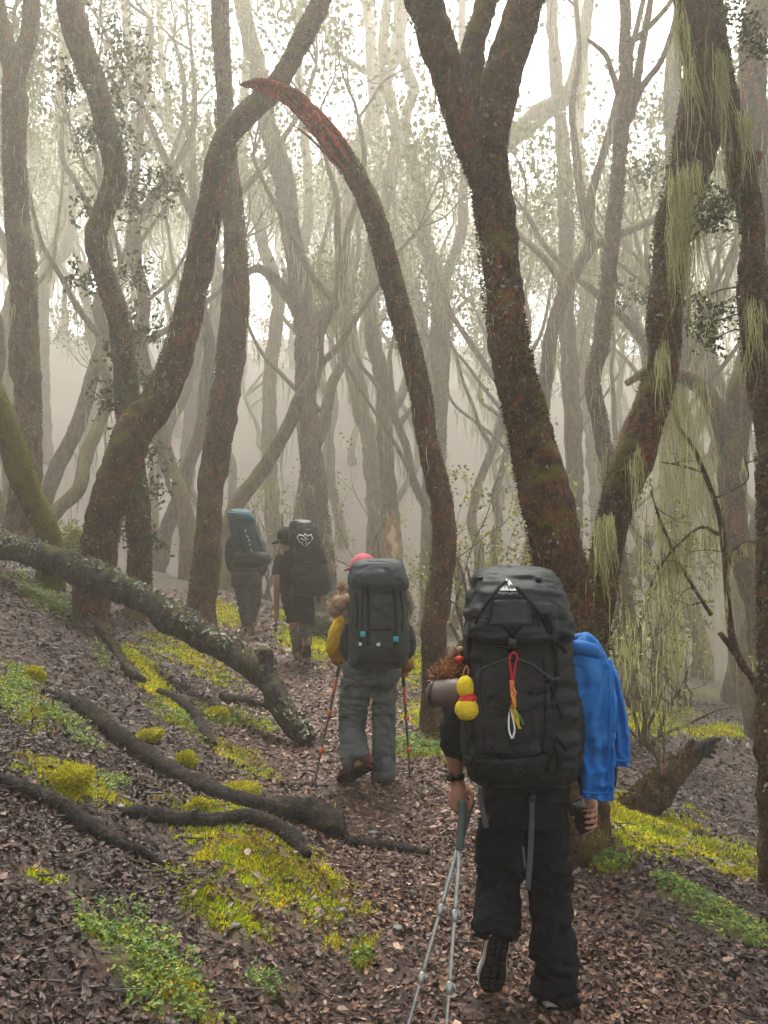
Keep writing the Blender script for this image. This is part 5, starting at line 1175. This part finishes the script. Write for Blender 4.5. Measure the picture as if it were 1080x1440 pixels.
# ---- blue jacket draped over the right side of the pack
jk = thing('jacket', 'bright blue rain jacket draped over the right side of the huge pack', 'jacket', q(830, 905, -.25))
def drape(rows, d0, hd, seed, amp, mat, name, folds=3, tilt=0.0):
    Q = np.array([[*q((a + b) / 2, y, d0 + tilt * i), .5 * (b - a) * u * .97, hd * (1 if i else .7)] for i, (y, a, b) in enumerate(rows)]); S = crom(Q, 9); seg = 56
    g = sweep(S[:, :3], S[:, 3], S[:, 4], seg=seg, up=(1, 0, 0), exps=2.6); v = g.v[0]
    c = np.vstack([np.repeat(S[:, :3], seg, 0), S[:1, :3], S[-1:, :3]]); d = v - c; R_ = np.vstack([np.repeat(S[:, 3:4], seg, 0), S[:1, 3:4], S[-1:, 3:4]])[:, 0]
    a = d[:, 0] / R_; z = v[:, 2]; h = (S[0, 2] - z) / max(1e-6, S[0, 2] - S[-1, 2])
    ck = 1 - np.abs(fbm(v * [16, 16, 9] + 2.2 * noise3(v * 7, seed + 5)[:, None], seed + 6, 3)) * 3
    f = (ck * .9 + np.sin(a * folds * 2.2 + 2.5 * noise3(v * [4, 0, 5], seed) + h * 1.6) * .6 + (1 - np.abs(fbm(v * [9, 9, 6] + [0, 0, 2], seed + 2, 3)) * 2.5) * .8) * amp * np.clip(.3 + h * 1.2, 0, 1)
    g.v[0] = v + np.array([0, -1, 0]) * f[:, None] * (d[:, 1] < 0)[:, None] + d * (noise3(v * 14, seed + 7) * .06)[:, None]
    return g.build(name, mat, jk)
drape([(899, 796, 822), (906, 794, 836), (922, 793, 847), (945, 797, 855), (980, 803, 861), (1020, 808, 861), (1060, 812, 859), (1100, 816, 857), (1120, 818, 855)], -.27, .055, 31, .024, BLUE, 'body', 3)
drape([(928, 846, 858), (950, 851, 867), (985, 857, 876), (1030, 861, 882), (1060, 863, 884), (1075, 864, 885)], -.19, .045, 37, .015, BLUE, 'sleeve', 2)
drape([(985, 848, 862), (1040, 850, 866), (1090, 850, 866), (1103, 851, 864)], -.16, .03, 39, .006, BLUE_IN, 'lining', 2)
for pts, w in (([(794, 914, 0, -.315), (812, 910, 0, -.335), (830, 914, 0, -.33), (846, 926, 0, -.30)], 17), ([(794, 904, 0, -.27), (814, 899, 0, -.28), (832, 903, 0, -.27), (842, 912, 0, -.25)], 14)):
    P = np.array([[*q(x, y, d), .5 * w * u * k] for (x, y, _, d), k in zip(pts, (.7, 1, 1, .6))]); S = crom(P, 8); g = sweep(S[:, :3], S[:, 3], seg=16); g.v[0] = g.v[0] + (noise3(g.v[0] * 22, 3) * .006)[:, None]; g.build('hood', BLUE, jk)
P = np.array([q(x, y, -.335 - .012 * math.sin(i)) for i, (x, y) in enumerate(((856, 950), (859, 985), (858, 1030), (856, 1075), (854, 1116)))]); sweep(crom(P, 6), .004, .003, seg=6).build('seam', BLUE, jk)
P = np.array([q(x, y, -.335) for x, y in ((797, 925), (803, 960), (810, 1010), (815, 1060), (819, 1116))]); sweep(crom(P, 6), .005, .004, seg=6).build('zip', BLUE_IN, jk)
P = np.array([q(x, y, -.335) for x, y in ((818, 1113), (830, 1115), (843, 1115), (855, 1113))]); sweep(crom(P, 6), .007, .004, seg=6).build('hem', BLUE, jk)
P = np.array([q(x, y, -.245) for x, y in ((863, 1068), (874, 1070), (885, 1068))]); sweep(crom(P, 6), .012, .006, seg=8).build('cuff', BLUE, jk)

# ---- two trekking poles in the left hand
t1 = hits(566, 1472); t2 = hits(624, 1492)
pole('trekking_pole', 'silver trekking pole slanting furthest left under the left hand of the nearest person', q(661, 1130, -.01), t1, 'trekking poles of the nearest person', GRIPM, SILVER, SILVER, .17)
pole('trekking_pole', 'silver trekking pole hanging steeper beside its pair under the nearest left hand', q(651, 1131, -.035), t2, 'trekking poles of the nearest person', GRIPM, SILVER, SILVER, .17)

# ================= second hiker: grey pack, pink cap
F = hits(537, 1100); Y = float(F[1]); u = Y / FPX
p2 = thing('person', 'person in pink cap, yellow jacket and grey trousers with one boot lifted', 'person', F)
body = [T([(530, 826, 62, .08, .65), (528, 870, 64, .05, .62), (525, 930, 54, .0, .6), (522, 955, 50, -.02, .55)]), T([(514, 832, 22, .10), (511, 815, 20, .12)]), ball(q(510, 798, .13), (14 * u, 17 * u, 19 * u), 18, 14), ball(q(497, 802, .16), (3 * u, 4 * u, 4 * u), 8, 6),
        T([(508, 832, 26, .06), (496, 848, 24, .05), (482, 880, 16, .0), (470, 904, 15, 0), (476, 920, 13, .1), (479, 930, 13, .14)], circ=True), T([(550, 832, 24, .06), (561, 850, 22, .05), (564, 890, 18, .03), (567, 915, 16, .05), (570, 935, 13, .1), (569, 942, 13, .14)], circ=True),
        T([(508, 955, 26, -.02), (497, 1010, 20, .05), (496, 1030, 18, .05), (502, 1070, 14, -.16), (508, 1078, 13, -.2)]), T([(538, 955, 26, -.02), (540, 1015, 17, .03), (540, 1060, 16, .0), (536, 1094, 16, .0)])]
for hx, hy in ((480, 932), (567, 944)):
    body.append(ball(q(hx, hy, .14), (7 * u, 8 * u, 9 * u), 10, 8))
    for k in range(4): body.append(finger([q(hx + 4, hy - 4 + 3.4 * k, .13), q(hx + 7, hy - 3 + 3.4 * k, .09), q(hx + 1, hy - 2 + 3.4 * k, .07), q(hx - 4, hy - 2 + 3.4 * k, .09)], .010))
    body.append(finger([q(hx - 4, hy - 4, .12), q(hx - 4, hy - 10, .08), q(hx + 1, hy - 12, .07)], .011))
skinned('body', body, .013, SKIN, p2, 2)
ball(q(508, 806, .12), (15 * u, 17 * u, 14 * u), 16, 10, bump=.12).build('hair', HAIR, p2)
cp = ball(q(511, 797, .125), (19 * u, 20 * u, 19.5 * u), 22, 14, bump=.05, freq=2.5); V = cp.v[0]; zc = q(511, 801, .12)[2]; V[:, 2] = np.maximum(V[:, 2], zc - .01); capo = cp.build('cap', PINK, p2)
br = ball((0, 0, 0), (14 * u, 12 * u, 2.2 * u), 18, 8); br.v[0] = br.v[0] @ np.array(Matrix.Rotation(.35, 3, 'Y')) + q(496, 798, .16); br.build('brim', PINK, capo)
skinned('jacket', [T([(530, 822, 40, .08, .7), (530, 834, 84, .05, .5), (530, 880, 88, .03, .5), (526, 930, 76, .0, .6), (524, 942, 76, -.01, .6)]),
                   T([(506, 832, 32, .06), (496, 850, 27, .05), (480, 882, 24, .0), (468, 907, 23, .0), (474, 918, 20, .06), (478, 925, 22, .1)], circ=True), T([(550, 832, 32, .06), (561, 852, 30, .05), (564, 895, 27, .03), (567, 920, 25, .05), (570, 935, 21, .09)], circ=True)], .014, YELLOW, p2, 2, (.012, (8, 8, 14), 3))
for x, y, d in ((477, 923, .09), (571, 932, .07)): sweep(np.array([q(x - 1, y - 5, d - .03), q(x, y + 5, d + .03)]), 11.5 * u, seg=14).build('cuff', ORANGE, p2)
skinned('trousers', [T([(523, 925, 72, -.01, .7), (522, 950, 78, -.02, .7), (522, 962, 74, -.02, .6)]), T([(503, 955, 42, -.02), (497, 1000, 35, .05), (496, 1030, 33, .05), (498, 1055, 34, -.06), (503, 1074, 35, -.18)]),
                     T([(540, 955, 36, -.02), (540, 1005, 29, .03), (540, 1050, 28, .01), (539, 1080, 29, -.01), (538, 1094, 29, -.01)])], .012, GREY_TR, p2, 2, (.016, (7, 7, 9), 19))
hl = q(519, 1078, -.26); te = q(478, 1100, -.05); te[2] = max(te[2], float(GROUND(te[0], te[1])[0]) + .01)
shoe(hl, te, (.28, .55, .78), np.linalg.norm(te - hl) * 1.03, .115, MAROON, MAROON, p2, True)
h2 = q(537, 1099, -.04); h2[2] = float(GROUND(h2[0], h2[1])[0]) + .004; shoe(h2, h2 + [.02, .27, .03], (0, -.1, 1), .28, .11, MAROON, RUBBER, p2)
k2 = thing('backpack', 'large dark grey backpack with cyan buckles on the person in pink cap', 'backpack', q(532, 940, -.25))
Yp = Y - .30; Yf = Yp - .17
PACK_GREY = cloth('dark grey green pack nylon', (0.028, 0.037, 0.038), .6); LID_GREY = cloth('slate pack nylon', (0.034, 0.046, 0.052), .6)
mb = bag([(812, 530, 34, .12, .0), (826, 530, 39, .15, 0), (870, 532, 42, .17, 0), (905, 533, 42.5, .17, 0), (928, 532, 42, .16, 0), (938, 531, 36, .12, .01), (941, 531, 24, .07, .02)], Yp, seed=21, amp=.012, f=(6, 6, 18)); mb.build('bag', PACK_GREY, k2)
ld = bag([(786, 532, 18, .07, .03), (789, 532, 30, .12, .01), (797, 531, 37, .16, -.01), (812, 531, 41, .185, -.03), (824, 533, 42, .18, -.03), (831, 534, 37, .16, -.02)], Yp, seed=23, amp=.010, f=(6, 6, 14)); ld.build('lid', LID_GREY, k2)
BV = bvh_of(Geo().merge(mb).merge(ld))
panel(BV, 523, 551, 836, 886, 20, 26, .014, fold=.034, seed=5, Yd=Yf).build('front_panel', PACK_GREY, k2); panel(BV, 500, 565, 908, 936, 20, 10, .010, fold=.008, seed=7, Yd=Yf).build('bottom_panel', PACK_BLACK, k2)
S_ = lambda pts, w: strap(BV, pts, w * u, Yd=Yf, th=.004)
for pts, w in (([(517, 822), (518, 850), (518, 880), (518, 908)], 5), ([(553, 828), (556, 855), (557, 880), (556, 905)], 5), ([(511, 830), (509, 860), (510, 888)], 3), ([(563, 830), (566, 860), (565, 890)], 3), ([(518, 884), (535, 886), (553, 884)], 4), ([(500, 834), (503, 860), (502, 885)], 3), ([(509, 893), (510, 915), (509, 935)], 5), ([(555, 902), (556, 920), (555, 935)], 5), ([(523, 850), (537, 852), (551, 849)], 2.5), ([(523, 868), (537, 870), (551, 867)], 2.5)): S_(pts, w).build('strap', WEB, k2)
for x, y in ((511, 891), (556, 899)): a, n = on(BV, x, y, .014, Yf); box(a, (7 * u, .02, 7.5 * u), None, .006).build('buckle', CYAN, k2)
box(q(492, 872, -.25), (7 * u, .03, 7 * u), None, .008).build('buckle', CYAN, k2)
for x, y in ((508, 906), (532, 906)): flat(BV, [(x - 2, y - 1.5), (x + 2.5, y - 1.5), (x + 2.5, y + 1.5), (x - 2, y + 1.5)], .018, Yf).build('emblem', WHITE, k2)
bag([(880, 574, 5, .06, .0), (895, 576, 8, .09, 0), (915, 576, 8, .09, 0), (926, 574, 4, .05, 0)], Yp + .05, 2.3, 18, 5, .006, seed=14).build('side_pocket', PACK_BLACK, k2)
bag([(878, 490, 5, .06, .0), (895, 487, 8, .09, 0), (915, 487, 9, .09, 0), (930, 490, 4, .05, 0)], Yp + .05, 2.3, 18, 5, .006, seed=15).build('side_pocket', PACK_BLACK, k2)
BG = [(0.34, 0.24, 0.16), (0.25, 0.15, 0.09), (0.44, 0.34, 0.25)]
m = lambda x, y, d, r: (q(x, y, d), np.array(r) * u)
t_ = furry('plush_toy', 'pale brown stuffed toy clinging to the left side of the dark grey pack', [m(480, 848, -.25, (14, 14, 13)), m(471, 856, -.23, (10, 11, 11)), m(494, 828, -.25, (9, 9, 8)), m(480, 825, -.22, (6, 6, 5)), m(488, 862, -.26, (6, 6, 9)), m(491, 872, -.26, (4, 5, 6))], BG, 900, .012, q(480, 848, -.25))
furry('plush_toy', 'pale stuffed toy hanging on the right side of the dark grey pack', [m(573, 838, -.16, (6, 8, 12)), m(578, 852, -.16, (4, 5, 10)), m(568, 828, -.16, (5, 6, 7))], [(0.36, 0.31, 0.26), (0.25, 0.20, 0.16), (0.42, 0.38, 0.33)], 500, .012, q(574, 842, -.16))
r_ = thing('roll', 'short beige roll lashed to the left side of the dark grey pack', 'roll', q(499, 841, -.3)); P = np.array([q(487, 841, -.30), q(489, 841, -.31), q(505, 840, -.36), q(507, 840, -.365)]); sweep(P, np.array([5.5, 7, 7.5, 6]) * u, seg=20).build('body', BEIGE, r_)
P = np.array([q(507, 840, -.372), q(508, 840, -.377)]); sweep(P, np.array([4, 3.6]) * u, seg=16).build('end', TAUPE, r_)
for lb, tp, tip, gp in (('dark trekking pole with orange collars left of the person in pink cap', q(480, 922, .11), hits(441, 1108), 1), ('dark trekking pole with orange collars right of the person in pink cap', q(566, 935, .11), hits(577, 1098), 1)):
    pole('trekking_pole', lb, tp, tip, 'trekking poles of the second person', POLE_DARK, POLE_DARK, POLE_ORANGE, .16, .0095, None)
    d = tip - tp; L = np.linalg.norm(d); d = d / L; o = bpy.data.objects[[x.name for x in bpy.data.objects if x.get('label') == lb][0]]
    pipe([tp + d * .17, tp + d * .30], .012, seg=10).build('collar', POLE_ORANGE, o)

# ================= third hiker: black cap and black rain cover
F = hits(419, 929); Y = float(F[1]); u = Y / FPX
p3 = thing('person', 'person in black cap, black shirt and dark shorts following the path', 'person', F)
body = [T([(412, 778, 34, .06, .6), (413, 815, 36, .03, .6), (418, 850, 34, 0, .7)]), T([(404, 780, 13, .08), (401, 766, 12, .10)]), ball(q(400, 757, .11), (10.5 * u, 12 * u, 13 * u), 16, 12), ball(q(390, 761, .12), (2.5 * u, 3 * u, 3 * u), 8, 6),
        T([(402, 784, 14, .04), (394, 796, 13, .0), (390, 815, 11, -.03), (389, 838, 9, 0), (389, 856, 7.5, .05), (389, 862, 8, .06)], circ=True), T([(432, 784, 14, .06), (444, 800, 13, .05), (450, 825, 11, .02), (449, 848, 8, .1)], circ=True),
        ball(q(389, 866, .07), (4.5 * u, 5 * u, 6 * u), 10, 8), T([(413, 850, 20, 0), (415, 885, 16, .03), (417, 905, 15, 0), (419, 926, 10, 0)]), T([(428, 850, 20, 0), (432, 880, 16, .10), (431, 900, 14, -.06), (431, 912, 10, -.15)])]
for k in range(4): body.append(finger([q(391, 862 + 2.4 * k, .05), q(387, 864 + 2.4 * k, .02), q(385, 865 + 2.4 * k, .05)], .009))
body.append(finger([q(391, 860, .05), q(393, 865, .01), q(391, 870, .0)], .010))
skinned('body', body, .016, SKIN, p3, 2)
ball(q(402, 760, .10), (11 * u, 12 * u, 9 * u), 14, 9, bump=.1).build('hair', HAIR, p3)
cp = ball(q(403, 754, .105), (14 * u, 14 * u, 14 * u), 20, 12, bump=.04); cp.v[0][:, 2] = np.maximum(cp.v[0][:, 2], q(403, 760, .1)[2]); co_ = cp.build('cap', BLACK, p3)
br = ball((0, 0, 0), (10 * u, 9 * u, 1.6 * u), 16, 8); br.v[0] = br.v[0] @ np.array(Matrix.Rotation(.3, 3, 'Y')) + q(391, 762, .11); br.build('brim', BLACK, co_)
skinned('shirt', [T([(409, 776, 20, .06, .7), (412, 783, 42, .03, .5), (413, 815, 42, .03, .55), (418, 845, 42, 0, .65)]), T([(400, 784, 20, .04), (394, 795, 19, 0), (391, 808, 17, -.02)], circ=True), T([(436, 784, 20, .06), (444, 798, 18, .05), (448, 812, 16, .03)], circ=True)], .016, DARK_SHIRT, p3, 2, (.012, (6, 6, 12), 2))
skinned('shorts', [T([(419, 838, 40, 0, .7), (420, 855, 42, 0, .7)]), T([(412, 850, 24, 0), (414, 872, 23, .03), (414, 876, 22, .03)]), T([(430, 850, 22, 0), (433, 874, 20, .08), (433, 878, 19, .08)])], .014, BLACK, p3, 2, (.012, (6, 6, 12), 4))
skinned('leggings', [T([(415, 868, 17, .03), (416, 885, 16.5, .03), (418, 905, 15.5, 0), (419, 920, 13, 0)]), T([(432, 868, 15.5, .08), (432, 885, 15, .06), (431, 900, 14, -.06), (431, 911, 11, -.13)])], .012, TAN, p3, 2, (.008, (7, 7, 14), 5))
h2 = q(419, 928, -.05); h2[2] = float(GROUND(h2[0], h2[1])[0]) + .004; shoe(h2, h2 + [-.03, .27, .05], (0, -.2, 1), .28, .11, TAN_BOOT, RUBBER, p3)
hl = q(432, 910, -.20); te = q(431, 921, .03); te[2] = float(GROUND(te[0], te[1])[0]) + .006; shoe(hl, te, (0, .75, .6), .27, .11, TAN_BOOT, RUBBER, p3)
k3 = thing('backpack', 'slanting backpack in black rain cover with white diamond emblem on the person in black cap', 'backpack', q(432, 838, -.2)); Yp = Y - .30; Yf = Yp - .18
COVER = cloth('black rain cover', (0.010, 0.011, 0.013), .45)
mb = bag([(731, 425, 8, .06, .06), (734, 425, 15, .12, .04), (745, 426, 20, .16, .02), (765, 430, 23, .19, 0), (795, 434, 26, .20, 0), (815, 436, 28, .20, 0), (830, 437, 27, .17, 0), (837, 437, 19, .11, .01), (839, 437, 9, .06, .02)], Yp, seed=41, amp=.016, f=(5, 5, 9)); mb.build('rain_cover', COVER, k3); BV = bvh_of(mb)
em = Geo(); dm = [(418, 756), (421, 752), (427, 754), (429, 751), (432, 754), (437, 752), (440, 757), (436, 763), (429, 769), (422, 763)]
em.merge(ink(BV, dm, 1.7, Yf, .006, True))
for s_ in ([(423, 757), (427, 760), (427, 757)], [(431, 757), (432, 760), (435, 757)], [(425, 762), (429, 765), (433, 762)], [(429, 755), (429, 762)]): em.merge(ink(BV, s_, 1.2, Yf, .006))
em.build('emblem', WHITE, k3)
tx = Geo()
for r0, xs in ((789, (428, 431, 434.5, 437.5)), (794, (428, 430.5, 433.5, 436, 438.5))):
    for i, x in enumerate(xs):
        for a in (((0, 0, 0, 3), (0, 3, 1.6, 3)), ((0, 0, 1.6, 0), (.8, 0, .8, 3)), ((0, 0, 0, 3), (1.6, 0, 1.6, 3), (0, 1.5, 1.6, 1.5)))[(i + int(r0)) % 3]: tx.merge(ink(BV, [(x + a[0], r0 + a[1]), (x + a[2] + .01, r0 + a[3])], .75, Yf, .006))
tag(tx.build('lettering', WEB_GREY, k3), kind='stuff')
bag([(798, 455, 3, .05, .04), (806, 456, 6, .08, .03), (822, 458, 8, .09, .03), (834, 456, 5, .06, .03)], Yp, 2.3, 18, 5, .008, seed=43).build('side_bag', COVER, k3)
for sx in (402, 428): T([(sx, 784, 7, -.05), (sx, 777, 7, .05), (sx - 2, 790, 6, .18)], circ=True).build('shoulder_strap', WEB, k3)
pole('trekking_pole', 'folded dark pole hanging from the hand of the person in black cap', q(390, 858, .05), q(387, 892, .1), None, POLE_DARK, POLE_DARK, PLASTIC, .12, .009)

# ================= fourth hiker: teal pack
F = hits(348, 889); Y = float(F[1]); u = Y / FPX
p4 = thing('person', 'farthest person on the path, in dark top and mauve grey trousers', 'person', F)
body = [T([(343, 752, 28, .10, .6), (345, 790, 30, .04, .6), (347, 815, 30, 0, .7)]), T([(340, 752, 11, .12), (339, 742, 10, .15)]), ball(q(338, 735, .17), (9 * u, 10.5 * u, 11 * u), 14, 10), ball(q(338, 737, .28), (2.5 * u, 3 * u, 3 * u), 8, 6),
        T([(334, 757, 12, .08), (326, 768, 11, .05), (325, 790, 9.5, .0), (329, 806, 7, .14), (331, 808, 7, .18)], circ=True), T([(356, 757, 12, .08), (364, 770, 11, .05), (368, 795, 9.5, .0), (364, 812, 7, .14)], circ=True), ball(q(331, 809, .2), (4 * u, 5 * u, 5 * u), 8, 6), ball(q(363, 814, .16), (4 * u, 5 * u, 5 * u), 8, 6),
        T([(340, 815, 18, 0), (344, 845, 14, .03), (346, 868, 12, 0), (347, 886, 8.5, 0)]), T([(355, 815, 18, 0), (356, 845, 14, .14), (353, 865, 12, .16), (352, 878, 8.5, .12)])]
for hx, hy, hd in ((331, 809, .2), (363, 814, .16)):
    for k in range(5): body.append(finger([q(hx + (k - 2) * 1.1, hy, hd), q(hx + (k - 2) * 1.2, hy + 4, hd - .03), q(hx + (k - 2) * 1.2, hy + (6 if k else 4), hd)], .009))
skinned('body', body, .017, SKIN, p4, 2)
ball(q(338, 733, .16), (9.8 * u, 11 * u, 10.5 * u), 14, 9, bump=.1).build('hair', HAIR, p4)
skinned('jacket', [T([(341, 748, 16, .10, .7), (343, 756, 36, .08, .5), (345, 790, 36, .04, .55), (346, 812, 40, 0, .65), (346, 824, 40, 0, .65)]), T([(334, 756, 17, .08), (326, 768, 16, .05), (325, 790, 14, 0), (329, 803, 12, .1)], circ=True), T([(354, 756, 17, .08), (364, 770, 16, .05), (368, 795, 14, 0), (364, 808, 12, .1)], circ=True)], .016, DARK_SHIRT, p4, 2, (.014, (5, 5, 10), 8))
skinned('trousers', [T([(346, 806, 40, 0, .7), (347, 824, 42, 0, .7)]), T([(339, 815, 24, 0), (343, 842, 20, .03), (346, 866, 17, 0), (347, 880, 16, 0)]), T([(356, 815, 22, 0), (357, 842, 19, .12), (354, 862, 16, .15), (352, 874, 14, .12)])], .014, MAUVE, p4, 2, (.012, (6, 6, 12), 6))
h2 = q(348, 888, -.05); h2[2] = float(GROUND(h2[0], h2[1])[0]) + .004; shoe(h2, h2 + [-.04, .27, .05], (0, -.2, 1), .28, .11, TAN_BOOT, TAN_BOOT, p4)
h3 = q(353, 879, .1); h3[2] = float(GROUND(h3[0], h3[1])[0]) + .004; shoe(h3, h3 + [-.04, .27, .05], (0, -.2, 1), .28, .11, TAN_BOOT, RUBBER, p4)
k4 = thing('backpack', 'slanting teal backpack with white vertical lettering on the farthest person', 'backpack', q(350, 798, -.2)); Yp = Y - .30; Yf = Yp - .17
mb = bag([(722, 338, 13, .10, .0), (730, 340, 18, .14, 0), (748, 344, 20, .17, 0), (766, 349, 22, .17, 0), (778, 352, 22, .16, 0), (784, 353, 18, .12, 0)], Yp, seed=51, amp=.012, f=(5, 5, 12)); mb.build('bag', TEAL, k4)
ld = bag([(716, 336, 8, .06, .03), (718, 337, 14, .11, .01), (724, 338, 18, .16, -.02), (731, 340, 19, .16, -.03), (735, 341, 15, .13, -.02)], Yp, seed=52, amp=.012, f=(5, 5, 12)); ld.build('lid', cloth('light teal nylon', (0.022, 0.075, 0.092), .6), k4); BV = bvh_of(Geo().merge(mb).merge(ld))
bag([(776, 353, 18, .14, -.02), (781, 354, 26, .18, -.03), (790, 354, 27, .19, -.03), (797, 350, 23, .16, -.02), (800, 348, 14, .1, 0)], Yp, seed=53, amp=.014, f=(5, 5, 10)).build('lower_bag', PACK_BLACK, k4)
tx = Geo()
for k in range(5):
    x, y = 344.5 + 2.1 * k, 745 + 6.6 * k
    for a in (((0, 0, 2.4, .4), (0, 0, .9, 3.6)), ((0, 0, .9, 3.6), (.9, 3.6, 3, 3.4)), ((0, 0, 2.4, .4), (.5, 2, 2.6, 2.2), (.9, 3.6, 3, 3.6)))[k % 3]: tx.merge(ink(BV, [(x + a[0], y + a[1]), (x + a[2] + .01, y + a[3])], 1.0, Yf, .006))
tag(tx.build('lettering', WHITE, k4), kind='stuff')
for pts in ([(335, 738), (339, 758), (344, 778)], [(357, 738), (363, 758), (369, 776)]): strap(BV, pts, 2.2 * u, Yd=Yf, th=.004).build('strap', WEB, k4)
for pts in ([(372, 800), (373, 808), (375, 816)],): P = np.array([q(x, y, -.25) for x, y in pts]); sweep(crom(P, 4), .010, .003, seg=6, up=(1, 0, 0)).build('hanging_strap', WEB, k4)
